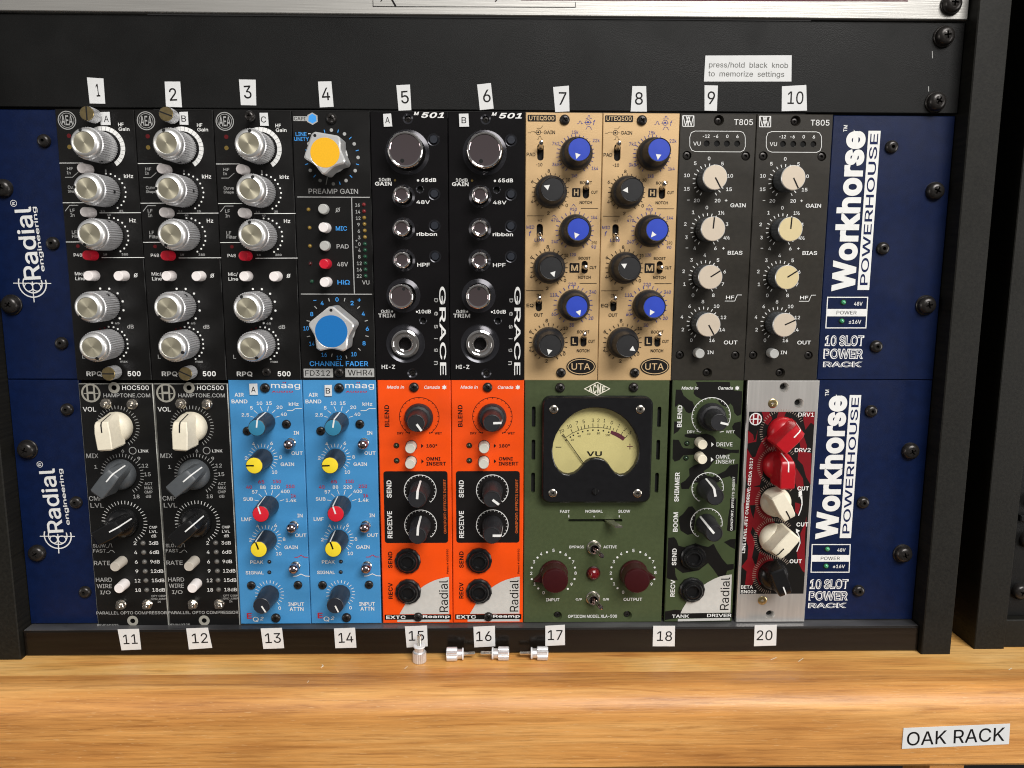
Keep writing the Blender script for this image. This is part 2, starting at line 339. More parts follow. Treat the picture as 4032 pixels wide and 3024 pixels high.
def put_text(mb, s, X, Y, w, h, col, st, rot, z):
    if st == 'O':
        put_text(mb, s, X, Y, w, h, 'ink_w', 'O_', rot, z); put_text(mb, s, X, Y, w * .93, h * .84, 'ink_n', 'N', rot, z + .03); return
    if st == 'O_': st = 'O'
    pen = 0; vs = []; fs = []
    for c in s:
        if c != ' ':
            gv, gf = GL[(c, st)]; b = len(vs); vs += [(x_ + pen, y_) for x_, y_ in gv]; fs += [tuple(b + i for i in f) for f in gf]
        pen += ADV[c] * (1.06 if st in 'BIC' else 1)
    if not vs: return
    x0 = min(v[0] for v in vs); x1 = max(v[0] for v in vs); y0 = min(v[1] for v in vs); y1 = max(v[1] for v in vs)
    if s == '-': h = w * .22
    sx = w / max(x1 - x0, 1e-4); sy = h / max(y1 - y0, 1e-4)
    if len(s) == 1 and s not in '-+': sx = min(sx, sy * 1.35)
    a = math.radians(rot); ca, sa = math.cos(a), math.sin(a); out = []
    for vx, vy in vs:
        px = (vx - (x0 + x1) / 2) * sx; py = (vy - (y0 + y1) / 2) * sy; out.append((X + px * ca - py * sa, Y + px * sa + py * ca, z))
    mb.add(out, fs, col)
def stroke(mb, pts, th, col, z):
    for (a, b) in zip(pts[:-1], pts[1:]):
        dx, dy = b[0] - a[0], b[1] - a[1]; L_ = math.hypot(dx, dy) or 1; nx, ny = -dy / L_ * th / 2, dx / L_ * th / 2; ex, ey = dx / L_ * th * .4, dy / L_ * th * .4
        if len(pts) == 2: ex = ey = 0
        mb.add([(a[0] - ex + nx, a[1] - ey + ny, z), (a[0] - ex - nx, a[1] - ey - ny, z), (b[0] + ex - nx, b[1] + ey - ny, z), (b[0] + ex + nx, b[1] + ey + ny, z)], [(0, 1, 2, 3)], col); z += .0004
def build_prints(mb, name, par):      # lettering that stands far apart becomes separate parts
    ch = mb.ch + [(len(mb.v), len(mb.f))]; bb = []
    for (v0, f0), (v1, f1) in zip(ch[:-1], ch[1:]):
        q = mb.v[v0:v1]; bb.append((min(a[0] for a in q), min(a[1] for a in q), max(a[0] for a in q), max(a[1] for a in q)))
    n = len(bb); lab = list(range(n))
    def find(i):
        while lab[i] != i: i = lab[i]
        return i
    for i in range(n):
        for j in range(i + 1, n):
            a, b = bb[i], bb[j]; gx = max(0, a[0] - b[2], b[0] - a[2]); gy = max(0, a[1] - b[3], b[1] - a[3])
            if math.hypot(gx, gy) < 12:
                ri, rj = find(i), find(j)
                if ri != rj: lab[rj] = ri
    out = []
    for root_ in dict.fromkeys(find(i) for i in range(n)):
        m2 = MB()
        for i in range(n):
            if find(i) == root_:
                (v0, f0), (v1, f1) = ch[i], ch[i + 1]; b = len(m2.v); m2.v += mb.v[v0:v1]
                for k in range(f0, f1): m2.f.append([t - v0 + b for t in mb.f[k]]); m2.m.append(m2.mi(mb.mats[mb.m[k]]))
        out.append(m2.build(name, par))
    return out
def prints(mb, items, z=.05):
    for it in items:
        k = it[0]; z += .002
        if k == 't': put_text(mb, it[1], it[2], it[3], it[4], it[5], 'ink_' + it[6], it[7], it[8], z)
        elif k == 'c': mb.add([(a, b, z) for a, b in circ(it[1], it[2], it[3], 14)], [tuple(range(14))], 'ink_' + it[4])
        elif k == 'e': mb.add([(it[1] + it[3] * math.cos(2 * PI * i / 40), it[2] + it[4] * math.sin(2 * PI * i / 40), z) for i in range(40)], [tuple(range(40))], 'ink_' + it[5])
        elif k == 'a':
            _, x, y, r, th, a0, a1, col, seg = it
            n = max(8, int(abs(a1 - a0) / 9)) if not seg else seg
            for i in range(n):
                t0 = a0 + (a1 - a0) * i / n; t1 = a0 + (a1 - a0) * (i + 1) / n
                if seg: t1 -= .9
                sub = 3 if seg else 1
                for q in range(sub):
                    u0 = math.radians(t0 + (t1 - t0) * q / sub); u1 = math.radians(t0 + (t1 - t0) * (q + 1) / sub); ra, rb = r - th / 2, r + th / 2
                    mb.add([(x + ra * math.sin(u0), y + ra * math.cos(u0), z), (x + rb * math.sin(u0), y + rb * math.cos(u0), z), (x + rb * math.sin(u1), y + rb * math.cos(u1), z), (x + ra * math.sin(u1), y + ra * math.cos(u1), z)], [(0, 1, 2, 3)], 'ink_' + col)
        elif k == 'l': stroke(mb, it[1], it[2], 'ink_' + it[3], z)
        elif k == 'r': q = rrect(it[1], it[2], it[3], it[4], it[6]); mb.add([(a, b, z) for a, b in q], [tuple(range(len(q)))], 'ink_' + it[5])
        elif k == 'p':
            q = it[1]; mb.add([(a, b, z) for a, b in q], [tuple(t) for t in tessellate_polygon([[Vector((a, b, 0)) for a, b in q]])], 'ink_' + it[2])
        elif k == 'k':
            _, x, y, r0, r1, n, a0, a1, th, col = it
            for i in range(n):
                t = math.radians(a0 + (a1 - a0) * i / (n - 1)); stroke(mb, [(x + r0 * math.sin(t), y + r0 * math.cos(t)), (x + r1 * math.sin(t), y + r1 * math.cos(t))], th, 'ink_' + col, z)
DATA={
'aea':[
('a',5.59,127.72,4.2,0.4,0,360,'g',0),
('a',5.59,127.72,3.36,0.22,0,360,'g',0),
('t','AEA',5.59,127.72,5.65,4.64,'g','b',0),
('t','HF',31.43,125.91,2.65,1.68,'w','b',0),
('t','Gain',32.8,123.75,5.23,1.68,'w','b',0),
('a',22.46,114.89,9.17,2.14,-28,148,'w',14),
('l',[(0.26,107.51),(11.88,107.62)],0.31,'w'),
('t','HF',5.2,104.91,2.91,1.43,'g','b',0),
('t','In',4.41,102.91,1.88,1.43,'g','b',0),
('l',[(2.57,100.76),(6.09,100.79),(8.93,103.17)],0.31,'g'),
('c',5.94,120.44,1.06,'dr'),
('c',5.78,115.18,1.07,'dy'),
('c',5.96,110.43,1.07,'k'),
('t','8',22.5,104.04,0.81,1.12,'g','b',0),
('c',22.48,102.62,0.45,'w'),
('c',24.77,102.42,0.45,'w'),
('c',26.89,101.42,0.45,'w'),
('c',28.85,100.02,0.45,'w'),
('c',30.12,98.11,0.45,'w'),
('c',31.15,96.03,0.45,'w'),
('c',31.5,93.8,0.45,'w'),
('c',31.17,91.48,0.45,'w'),
('c',30.25,89.32,0.45,'w'),
('c',28.94,87.52,0.45,'w'),
('c',26.97,86.15,0.45,'w'),
('t','kHz',33.44,101.48,4.49,1.88,'w','b',0),
('t','Curve',5.91,96.03,4.95,1.62,'g','b',0),
('t','Shape',5.79,93.89,4.95,1.62,'g','b',0),
('l',[(0.32,88.48),(12.2,88.58)],0.32,'w'),
('l',[(1.32,84.59),(3.61,87.3),(7.69,87.33)],0.32,'g'),
('t','LF',4.74,84.84,2.35,1.63,'g','b',0),
('t','In',4.61,82.59,1.99,1.63,'g','b',0),
('t','2.1',19.62,84.61,2.04,0.91,'g','b',0),
('t','25',28.71,84.69,1.81,1.0,'g','b',0),
('l',[(17.85,83.69),(38.31,83.87)],0.32,'w'),
('t','40',22.48,82.74,1.81,0.91,'g','b',0),
('c',22.41,81.39,0.45,'w'),
('c',24.86,81.19,0.45,'w'),
('c',26.78,80.3,0.45,'w'),
('c',28.76,78.96,0.45,'w'),
('c',30.04,77.08,0.45,'w'),
('c',31.08,74.91,0.46,'w'),
('c',31.29,72.65,0.46,'w'),
('c',31.09,70.29,0.46,'w'),
('c',30.17,68.19,0.46,'w'),
('c',28.85,66.36,0.46,'w'),
('c',26.86,64.97,0.46,'w'),
('t','Hz',33.96,80.14,3.18,1.91,'w','b',0),
('t','LF',4.83,74.24,2.37,1.64,'g','b',0),
('t','Filter',6.08,72.21,5.01,1.64,'g','b',0),
('l',[(0.31,69.44),(10.27,69.53)],0.32,'w'),
('c',6.04,67.44,0.91,'dr'),
('o','k',22.14,114.76,0),
('o','k',21.77,93.94,1),
('o','k',21.62,72.8,2),
('o','b',14.41,104.41,'white'),
('o','b',14.21,83.71,'white'),
('t','P48',5.71,63.08,4.12,1.65,'w','b',0),
('t','18',19.19,63.42,1.83,0.92,'g','b',0),
('t','380',28.94,63.49,3.21,1.1,'g','b',0),
('l',[(17.41,61.8),(38.5,61.97)],0.32,'w'),
('o','b',13.57,62.91,'red'),
('t','Mic/',5.88,53.78,4.83,1.93,'w','b',0),
('t','Line',5.94,51.48,4.84,1.75,'w','b',0),
('o','b',13.42,52.92,'white'),
('o','b',28.12,52.85,'white'),
('t','0',33.61,53.13,1.66,1.94,'w','b',0),
('l',[(32.64,52.15),(34.57,54.1)],0.28,'w'),
('c',15.47,46.48,0.55,'w'),
('c',19.99,46.42,0.55,'w'),
('c',24.02,44.14,0.56,'w'),
('c',26.23,40.12,0.56,'w'),
('c',26.34,35.65,0.56,'w'),
('c',24.11,31.58,0.56,'w'),
('c',20.15,29.3,0.56,'w'),
('t','65',22.69,29.13,2.24,1.03,'g','b',0),
('o','k',17.67,37.96,3),
('t','dB',29.2,27.4,3.27,1.96,'g','b',0),
('c',18.29,27.32,0.47,'w'),
('c',20.74,27.1,0.47,'w'),
('c',22.78,26.18,0.47,'w'),
('c',24.8,24.78,0.47,'w'),
('c',25.97,23.01,0.47,'w'),
('c',27.04,20.9,0.47,'w'),
('c',27.17,18.68,0.47,'w'),
('c',27.11,16.41,0.47,'w'),
('c',26.16,14.18,0.47,'w'),
('c',24.82,12.51,0.47,'w'),
('c',22.88,10.98,0.47,'w'),
('c',13.86,26.11,0.47,'dr'),
('c',16.22,26.74,0.47,'dr'),
('o','k',18.46,18.76,4),
('t','max',24.68,9.52,3.78,0.94,'g','b',0),
('t','L',4.6,12.13,1.41,1.98,'g','b',0),
('t','RPQ',9.26,3.22,7.95,2.65,'w','B',0),
('t','500',29.4,3.37,6.63,2.65,'w','B',0),
('o','s_bot',20.55,4.26),
('o','s_top',19.4,129.37),
],
'capi':[
('r',0.91,128.14,7.6,130.34,'g',0),
('t','CAPI',3.99,129.23,5.65,1.68,'k','b',0),
('p',[(10.14,132.16),(12.62,130.75),(12.69,127.84),(10.12,126.33),(7.41,127.79),(7.72,130.92)],'g'),
('p',[(10.11,131.59),(11.99,130.44),(12.07,128.14),(10.06,127.03),(8.05,128.1),(8.33,130.49)],'bl'),
('o','s',19.4,129.29,'d'),
('t','LINE',4.34,121.96,5.32,1.86,'bl','b',0),
('t','UNITY',4.47,119.64,7.19,1.86,'bl','b',0),
('l',[(7.8,122.12),(9.05,122.14)],0.35,'w'),
('c',19.2,123.93,0.84,'g'),
('c',25.54,122.16,0.84,'g'),
('c',30.17,117.48,0.84,'g'),
('c',31.9,111.03,0.85,'g'),
('c',30.29,104.7,0.85,'g'),
('c',25.67,99.91,0.85,'g'),
('c',8.25,104.71,0.85,'g'),
('c',6.26,111.14,0.85,'g'),
('c',7.97,117.48,0.84,'g'),
('c',19.37,98.29,0.85,'dg'),
('c',12.88,99.87,0.85,'dg'),
('l',[(16.01,122.67),(15.63,124.09)],0.35,'bl'),
('l',[(22.25,122.72),(22.65,124.17)],0.35,'bl'),
('l',[(27.79,119.68),(28.89,120.76)],0.36,'bl'),
('l',[(30.81,114.14),(32.3,114.52)],0.36,'bl'),
('l',[(30.79,107.92),(32.25,107.52)],0.36,'bl'),
('l',[(27.65,102.46),(28.7,101.4)],0.36,'bl'),
('l',[(22.35,99.35),(22.75,97.91)],0.36,'bl'),
('l',[(10.8,102.54),(9.72,101.42)],0.36,'bl'),
('l',[(7.32,107.9),(5.82,107.49)],0.36,'bl'),
('l',[(7.58,114.12),(6.12,114.5)],0.36,'bl'),
('l',[(16.56,101.59),(15.75,97.94)],0.4,'dg'),
('o','k',18.95,111.21,0),
('t','PREAMP GAIN',19.24,94.72,24.41,2.43,'g','n',0),
('l',[(1.33,91.87),(37.26,91.86)],0.45,'g'),
('o','b',14.47,85.95,'grey'),
('o','b',15.17,76.85,'white'),
('o','b',14.6,68.0,'grey'),
('t','0',21.18,85.65,1.99,2.08,'g','n',0),
('l',[(20.0,84.43),(22.36,86.92)],0.27,'g'),
('t','MIC',22.68,76.65,5.55,2.18,'bl','b',0),
('t','PAD',23.05,67.81,6.03,2.1,'g','b',0),
('o','led',6.65,85.78,'y'),
('o','led',6.88,76.86,'y'),
('o','led',6.74,67.92,'y'),
('t','16',31.02,88.13,2.26,1.72,'g','b',0),
('o','led',34.11,88.34,'r'),
('t','14',31.1,84.85,2.26,1.72,'g','b',0),
('o','led',34.15,85.06,'r'),
('t','12',31.18,81.7,2.27,1.72,'g','b',0),
('o','led',34.18,81.91,'y'),
('t','9',31.26,78.54,1.18,1.73,'g','b',0),
('o','led',34.22,78.75,'y'),
('t','6',31.34,75.38,1.18,1.73,'g','b',0),
('o','led',34.26,75.59,'y'),
('t','3',31.42,72.21,1.19,1.73,'g','b',0),
('o','led',34.3,72.42,'y'),
('t','+',30.0,70.65,1.19,0.91,'g','n',0),
('l',[(29.21,67.55),(30.49,67.47)],0.27,'g'),
('t','0',31.45,68.99,1.19,1.74,'g','b',0),
('o','led',34.15,69.02,'G'),
('t','4',31.36,65.94,1.19,1.74,'g','b',0),
('o','led',34.15,65.97,'G'),
('t','8',31.26,62.74,1.19,1.74,'g','b',0),
('o','led',34.14,62.77,'G'),
('t','12',31.15,59.45,2.39,1.74,'g','b',0),
('o','led',34.13,59.48,'G'),
('t','16',31.05,56.33,2.39,1.75,'g','b',0),
('o','led',34.13,56.36,'G'),
('t','22',30.95,53.11,2.4,1.75,'g','b',0),
('o','led',34.12,53.14,'G'),
('t','VU',34.16,49.92,3.69,2.03,'g','b',0),
('l',[(28.08,70.69),(28.32,44.31)],0.46,'g'),
('l',[(28.2,91.91),(28.13,65.26)],0.45,'g'),
('o','b',14.91,59.15,'red'),
('o','b',14.84,50.14,'white'),
('t','48V',22.74,59.0,5.51,2.21,'g','b',0),
('t','HiΩ',23.03,50.03,6.18,2.31,'bl','b',0),
('o','led',6.7,59.2,'R'),
('o','led',7.12,50.34,'G'),
('l',[(1.37,44.04),(37.21,44.03)],0.46,'g'),
('l',[(7.47,40.85),(9.04,40.87)],0.32,'bl'),
('l',[(29.83,41.08),(31.49,41.09)],0.32,'bl'),
('l',[(30.68,41.92),(30.63,40.25)],0.32,'bl'),
('t','4',11.9,39.5,1.58,2.14,'bl','b',0),
('t','0',19.45,41.34,1.58,2.13,'bl','b',0),
('t','2',27.01,39.56,1.58,2.14,'bl','b',0),
('t','4',32.52,34.12,1.58,2.14,'bl','b',0),
('t','6',34.37,26.55,1.59,2.15,'bl','b',0),
('t','8',32.52,19.1,1.6,2.16,'bl','b',0),
('t','10',27.21,13.51,2.64,2.17,'bl','b',0),
('t','12',19.69,11.72,2.64,2.17,'bl','b',0),
('t','16',12.04,13.21,2.64,2.17,'bl','b',0),
('t','14',5.98,18.82,2.63,2.16,'bl','b',0),
('t','10',3.37,26.71,2.62,2.15,'bl','b',0),
('t','8',6.45,33.95,1.58,2.14,'bl','b',0),
('l',[(15.62,40.36),(15.23,41.96)],0.42,'g'),
('l',[(23.04,40.43),(23.51,42.05)],0.42,'g'),
('l',[(29.56,36.76),(30.78,37.95)],0.42,'g'),
('l',[(33.13,30.4),(34.75,30.85)],0.42,'g'),
('l',[(33.31,22.99),(34.92,22.59)],0.42,'g'),
('l',[(29.49,16.57),(30.69,15.43)],0.42,'g'),
('l',[(23.1,12.85),(23.58,11.24)],0.42,'g'),
('l',[(16.19,13.85),(15.81,12.17)],0.42,'g'),
('l',[(5.23,22.8),(3.59,22.36)],0.42,'g'),
('l',[(5.39,30.25),(3.8,30.69)],0.42,'g'),
('l',[(9.14,36.69),(8.01,37.86)],0.42,'g'),
('o','k',19.24,26.49,1),
('t','CHANNEL FADER',19.44,8.63,29.85,2.55,'bl','b',0),
('r',1.29,1.49,16.28,6.02,'g',0),
('r',22.53,1.71,37.36,6.14,'g',0),
('t','FD312',8.41,3.75,12.69,2.93,'k','n',0),
('t','WHR4',30.18,3.98,12.69,2.93,'k','n',0),
('o','s',19.42,4.15,'b'),
],
'm501':[
('t','M',22.8,132.06,2.9,1.58,'w','I',0),
('t','501',30.71,131.31,11.21,2.64,'w','I',0),
('o','hole',18.56,129.54,56),
('o','big',18.09,113.61,0),
('o','tinyknob',31.05,119.78,0),
('o','tinyknob',31.08,93.72,0),
('o','tinyknob',31.05,78.23,0),
('o','sock',24.02,95.94,0),
('t','10dB',6.68,100.48,5.91,1.61,'w','b',0),
('t','GAIN',5.95,98.48,8.25,1.88,'w','B',0),
('c',11.72,100.22,0.58,'dy'),
('c',23.11,100.16,0.58,'w'),
('t','65dB',28.39,100.39,7.44,1.88,'w','B',0),
('o','cb',15.83,92.57,0),
('o','cb',15.61,76.62,1),
('t','48V',25.49,89.69,6.76,1.8,'w','b',0),
('t','ribbon',27.11,74.06,10.2,1.82,'w','B',0),
('o','cb',15.49,61.11,2),
('o','tinyknob',31.17,63.1,0),
('t','HPF',25.29,58.83,6.34,1.93,'w','b',0),
('o','trim',14.87,43.36,0),
('t','0dB',5.77,35.43,4.65,1.68,'w','b',0),
('c',9.0,35.34,0.51,'w'),
('t','TRIM',6.18,33.28,8.58,1.96,'w','b',0),
('c',21.57,35.21,0.51,'w'),
('t','10dB',25.51,35.35,6.43,1.86,'w','b',0),
('o','sock',24.64,30.86,0),
('o','jack',15.58,18.98,0),
('t','HI-Z',6.53,6.99,6.87,2.08,'w','b',0),
('o','hole',18.76,3.74,50),
('t','GRACE',34.61,25.36,45.23,3.19,'w','b',-90),
('t','D',31.42,41.05,1.95,1.86,'g','b',-90),
('t','e',31.32,34.28,1.96,1.86,'g','b',-90),
('t','s',31.21,27.71,1.97,1.87,'g','b',-90),
('t','i',31.12,21.59,1.97,1.88,'g','b',-90),
('t','g',31.02,15.67,1.98,1.89,'g','b',-90),
('t','n',30.92,9.0,1.99,1.89,'g','b',-90),
],
'uteq':[
('r',1.07,128.62,14.9,131.81,'k',0.44),
('t','UTEQ500',7.98,130.22,12.41,2.29,'T','b',0),
('o','s',19.29,129.53,'b'),
('a',6.39,123.56,1.15,0.27,0,360,'k',0),
('c',6.39,123.56,0.49,'k'),
('l',[(6.39,123.56),(4.48,123.55)],0.22,'k'),
('l',[(7.58,123.56),(8.4,123.56)],0.22,'k'),
('t','GAIN',11.86,123.57,5.54,1.77,'k','b',0),
('l',[(1.2,123.29),(2.43,123.29),(3.02,123.85),(4.48,123.85)],0.22,'k2'),
('l',[(5.74,125.44),(7.56,125.45),(8.55,126.64)],0.22,'k2'),
('l',[(5.78,120.29),(6.42,120.3),(6.77,121.67),(7.55,121.67),(7.93,120.3),(8.61,120.3)],0.22,'k2'),
('a',30.81,128.5,1.24,0.22,0,360,'B',0),
('c',30.81,128.5,0.53,'B'),
('l',[(29.0,128.33),(32.64,128.34)],0.22,'B'),
('t','f',33.86,128.34,1.06,2.47,'B','i',0),
('l',[(29.77,130.33),(30.68,130.33),(30.83,131.61),(31.56,131.61),(31.77,130.33),(32.59,130.34)],0.22,'B'),
('l',[(25.6,127.76),(26.28,127.76),(26.71,129.04),(27.25,129.04),(27.64,127.77),(28.19,127.77)],0.22,'B'),
('l',[(29.89,125.08),(30.5,126.28),(31.22,126.54),(31.96,126.29),(32.62,125.09)],0.22,'B'),
('t','PAD',2.86,112.98,4.29,1.7,'k','b',0),
('t','0',7.35,118.27,0.89,1.34,'k','n',0),
('o','slot',7.52,114.17,72,185,1),
('t','10',7.44,108.08,2.16,1.62,'k','b',0),
('l',[(5.41,107.98),(6.06,107.99)],0.22,'k'),
('k',24.83,113.34,7.96,9.48,25,-150,150,0.31,'B'),
('t','15k',24.54,123.7,3.19,1.6,'B','n',0),
('t','22k',35.04,119.86,3.47,1.6,'B','n',0),
('t','7k2',15.03,118.29,3.47,1.6,'B','n',0),
('t','3k8',15.17,108.23,3.51,1.62,'B','n',0),
('t','1k4',34.68,106.48,3.24,1.62,'B','n',0),
('t','1k8',24.47,102.86,2.89,1.63,'B','n',0),
('o','k',25.19,113.35,0),
('k',12.65,94.88,7.96,9.33,21,-150,150,0.32,'k'),
('t','8',11.75,105.11,1.17,1.62,'k','b',0),
('t','10',21.41,100.87,1.99,1.63,'k','b',0),
('t','6',3.62,99.95,1.18,1.63,'k','b',0),
('t','4',3.64,90.28,1.19,1.64,'k','b',0),
('t','0',20.88,88.44,1.19,1.65,'k','b',0),
('t','2',11.74,84.61,1.19,1.65,'k','b',0),
('o','k',12.79,94.88,1),
('t','BOOST',30.32,99.57,5.99,1.45,'k','b',0),
('r',23.47,92.6,27.64,96.86,'k',0.36),
('t','H',25.55,94.73,2.28,2.91,'T','B',0),
('o','slot',30.42,95.14,72,150,1),
('t','CUT',34.69,94.93,3.28,1.46,'k','b',0),
('t','NOTCH',30.39,89.94,6.13,1.46,'k','b',0),
('l',[(28.03,87.02),(36.66,87.04)],0.23,'k'),
('l',[(1.02,83.24),(9.52,83.26)],0.23,'k'),
('k',25.07,76.06,8.24,9.72,21,-150,150,0.32,'B'),
('t','950',24.31,86.57,3.39,1.56,'B','n',0),
('t','470',14.96,81.24,3.5,1.57,'B','n',0),
('t','1k4',34.76,82.63,3.13,1.57,'B','n',0),
('t','240',15.1,70.58,3.25,1.58,'B','n',0),
('t','90',34.8,68.0,2.33,1.59,'B','n',0),
('t','390',34.98,70.15,2.79,1.58,'k2','n',0),
('l',[(23.45,88.0),(24.27,89.03),(25.22,88.0)],0.18,'B'),
('l',[(13.63,83.04),(14.65,83.63),(15.74,82.6)],0.18,'B'),
('t','HI',7.57,80.91,2.03,1.29,'k2','n',0),
('t','MID',2.78,77.7,3.88,1.57,'B','n',0),
('o','slot',7.52,76.03,72,150,-1),
('t','f',2.7,74.66,1.2,2.5,'B','i',0),
('t','LOW',7.42,71.39,4.93,1.58,'B','n',0),
('o','k',25.35,76.06,2),
('k',12.42,57.65,8.22,9.63,21,-150,150,0.33,'k'),
('t','8',11.59,68.02,1.21,1.68,'k','b',0),
('t','10',21.04,63.76,1.87,1.68,'k','b',0),
('t','6',3.47,62.86,1.22,1.68,'k','b',0),
('t','4',3.44,53.08,1.23,1.7,'k','b',0),
('t','0',20.53,51.28,1.23,1.7,'k','b',0),
('t','2',11.58,47.25,1.23,1.71,'k','b',0),
('t','120',24.35,64.14,2.99,1.5,'B','n',0),
('o','k',12.51,57.65,3),
('t','BOOST',30.29,62.44,6.0,1.41,'k','b',0),
('r',22.76,55.21,27.79,59.98,'k',0.38),
('t','M',25.27,57.58,3.48,3.01,'T','B',0),
('o','slot',30.39,57.91,72,145,0),
('t','CUT',34.66,57.82,3.39,1.51,'k','b',0),
('t','NOTCH',30.41,52.88,6.24,1.51,'k','b',0),
('l',[(27.99,49.84),(36.67,49.85)],0.24,'k'),
('l',[(0.81,46.11),(9.54,46.12)],0.24,'k'),
('k',24.86,38.81,8.51,10.04,21,-150,150,0.33,'B'),
('t','220',24.28,49.37,3.79,1.71,'B','n',0),
('t','110',14.82,44.0,3.43,1.71,'B','n',0),
('t','340',34.77,45.53,3.52,1.71,'B','n',0),
('t','60',15.08,34.24,2.21,1.73,'B','n',0),
('t','20',34.08,32.25,2.41,1.73,'B','n',0),
('t','30',24.27,28.65,2.41,1.74,'B','n',0),
('t','IN',7.17,43.62,2.09,1.71,'k','b',0),
('t','EQ',2.9,38.56,3.54,1.91,'k','b',0),
('o','slot',7.36,38.66,72,140,1),
('t','OUT',7.25,33.81,4.51,1.73,'k','b',0),
('o','k',25.19,38.81,4),
('k',12.45,19.73,8.51,9.97,21,-150,150,0.34,'k'),
('t','8',11.46,30.94,1.25,1.73,'k','b',0),
('t','10',21.16,26.97,2.22,1.74,'k','b',0),
('t','6',3.21,25.42,1.26,1.74,'k','b',0),
('t','4',3.17,15.74,1.27,1.76,'k','b',0),
('t','0',20.64,13.89,1.27,1.76,'k','b',0),
('t','2',11.58,10.13,1.27,1.76,'k','b',0),
('o','k',12.55,19.73,5),
('t','BOOST',30.28,25.19,6.19,1.55,'k','b',0),
('r',23.84,18.08,27.71,22.83,'k',0.39),
('t','L',25.77,20.46,1.94,3.01,'T','B',0),
('o','slot',30.48,20.46,72,138,1),
('t','CUT',34.65,20.37,3.4,1.56,'k','b',0),
('t','NOTCH',30.34,15.51,6.44,1.56,'k','b',0),
('e',29.44,7.28,7.57,4.52,'k'),
('e',29.44,7.28,6.98,3.93,'T'),
('e',29.44,7.28,6.64,3.59,'k'),
('t','UTA',29.29,7.28,9.59,3.34,'T','n',0),
('o','s',19.13,4.08,'b'),
],
't805':[
('l',[(1.26,131.87),(6.83,131.87)],0.36,'w'),
('l',[(6.83,131.87),(7.06,126.88)],0.36,'w'),
('l',[(7.06,126.88),(1.49,126.88)],0.36,'w'),
('l',[(1.49,126.88),(1.26,131.87)],0.36,'w'),
('l',[(1.49,131.69),(2.85,127.15)],0.36,'w'),
('l',[(2.85,127.15),(4.01,131.6)],0.36,'w'),
('l',[(4.01,131.6),(5.68,127.15)],0.36,'w'),
('l',[(5.68,127.15),(6.61,131.69)],0.36,'w'),
('l',[(2.98,129.24),(5.4,129.24)],0.36,'w'),
('l',[(3.09,131.6),(4.31,127.15)],0.36,'w'),
('l',[(4.92,131.6),(3.99,127.15)],0.36,'w'),
('o','hole',19.3,129.82,60),
('t','T805',31.54,129.02,9.39,2.8,'w','n',0),
('l',[(7.76,124.65),(29.94,124.65),(31.57,124.11),(32.57,122.55),(32.77,121.43),(32.99,117.4),(32.35,115.61),(30.7,114.8),(8.24,114.8),(6.37,115.52),(5.36,117.4),(5.16,121.66),(5.83,123.89),(7.76,124.65)],0.27,'w'),
('t','-12',13.28,122.24,3.35,1.63,'w','b',0),
('t','-6',18.17,122.24,2.26,1.63,'w','b',0),
('t','0',23.8,122.24,1.18,1.63,'w','b',0),
('t','6',28.84,122.24,1.18,1.63,'w','b',0),
('t','VU',8.83,118.66,3.63,1.9,'w','n',0),
('o','led',13.68,118.75,'k'),
('o','led',18.81,118.75,'k'),
('o','led',23.76,118.75,'k'),
('o','led',28.88,118.75,'k'),
('o','hex',4.11,112.92),
('o','hex',33.47,112.83),
('k',15.58,100.84,6.85,8.22,19,-150,150,0.41,'w'),
('t','0',15.18,111.57,1.27,1.73,'w','b',0),
('t','5',8.37,109.18,1.27,1.73,'w','b',0),
('t','5',21.96,109.09,1.27,1.73,'w','b',0),
('t','10',4.42,103.32,2.83,1.73,'w','b',0),
('t','10',26.12,103.23,2.83,1.73,'w','b',0),
('t','15',4.63,96.77,2.83,1.74,'w','b',0),
('t','15',25.78,96.68,2.83,1.74,'w','b',0),
('t','20',9.83,91.14,2.84,1.74,'w','b',0),
('t','20',20.3,91.14,2.84,1.74,'w','b',0),
('t','-',5.58,91.33,1.28,1.19,'w','b',0),
('t','+',24.58,91.23,1.28,1.19,'w','b',0),
('t','GAIN',30.71,88.87,7.7,1.92,'w','b',0),
('o','k',15.33,101.2,0),
('k',15.52,76.74,6.91,8.29,19,-150,150,0.41,'w'),
('t','0',15.07,87.73,1.28,1.74,'w','b',0),
('t','1',8.26,85.32,1.29,1.75,'w','b',0),
('t','1½',22.45,85.18,3.03,1.75,'w','b',0),
('t','2',4.51,79.53,1.29,1.75,'w','b',0),
('t','3',25.56,79.53,1.29,1.75,'w','b',0),
('t','3',5.28,72.98,1.29,1.75,'w','b',0),
('t','4½',25.67,72.89,3.05,1.75,'w','b',0),
('t','4',9.71,67.61,1.29,1.76,'w','b',0),
('t','6',20.24,67.57,1.29,1.76,'w','b',0),
('t','-',5.76,67.7,1.29,1.2,'w','b',0),
('t','+',24.32,67.61,1.29,1.2,'w','b',0),
('t','BIAS',30.33,65.4,7.5,1.94,'w','b',0),
('o','k',15.38,76.74,1),
('k',15.51,53.23,6.97,8.37,19,-150,150,0.42,'w'),
('t','4',14.98,64.13,1.3,1.76,'w','b',0),
('t','3',8.32,61.68,1.3,1.76,'w','b',0),
('t','5',21.79,61.68,1.3,1.76,'w','b',0),
('t','2',4.53,56.05,1.3,1.77,'w','b',0),
('t','6',25.48,55.91,1.3,1.77,'w','b',0),
('t','1',5.21,49.57,1.3,1.77,'w','b',0),
('t','7',24.78,49.57,1.3,1.77,'w','b',0),
('t','0',9.76,43.99,1.31,1.77,'w','b',0),
('t','8',20.17,43.99,1.31,1.77,'w','b',0),
('t','HF',28.81,42.92,4.2,1.77,'w','b',0),
('l',[(26.34,41.06),(31.24,41.06),(32.48,44.18),(34.63,44.18)],0.28,'w'),
('o','k',15.04,53.37,2),
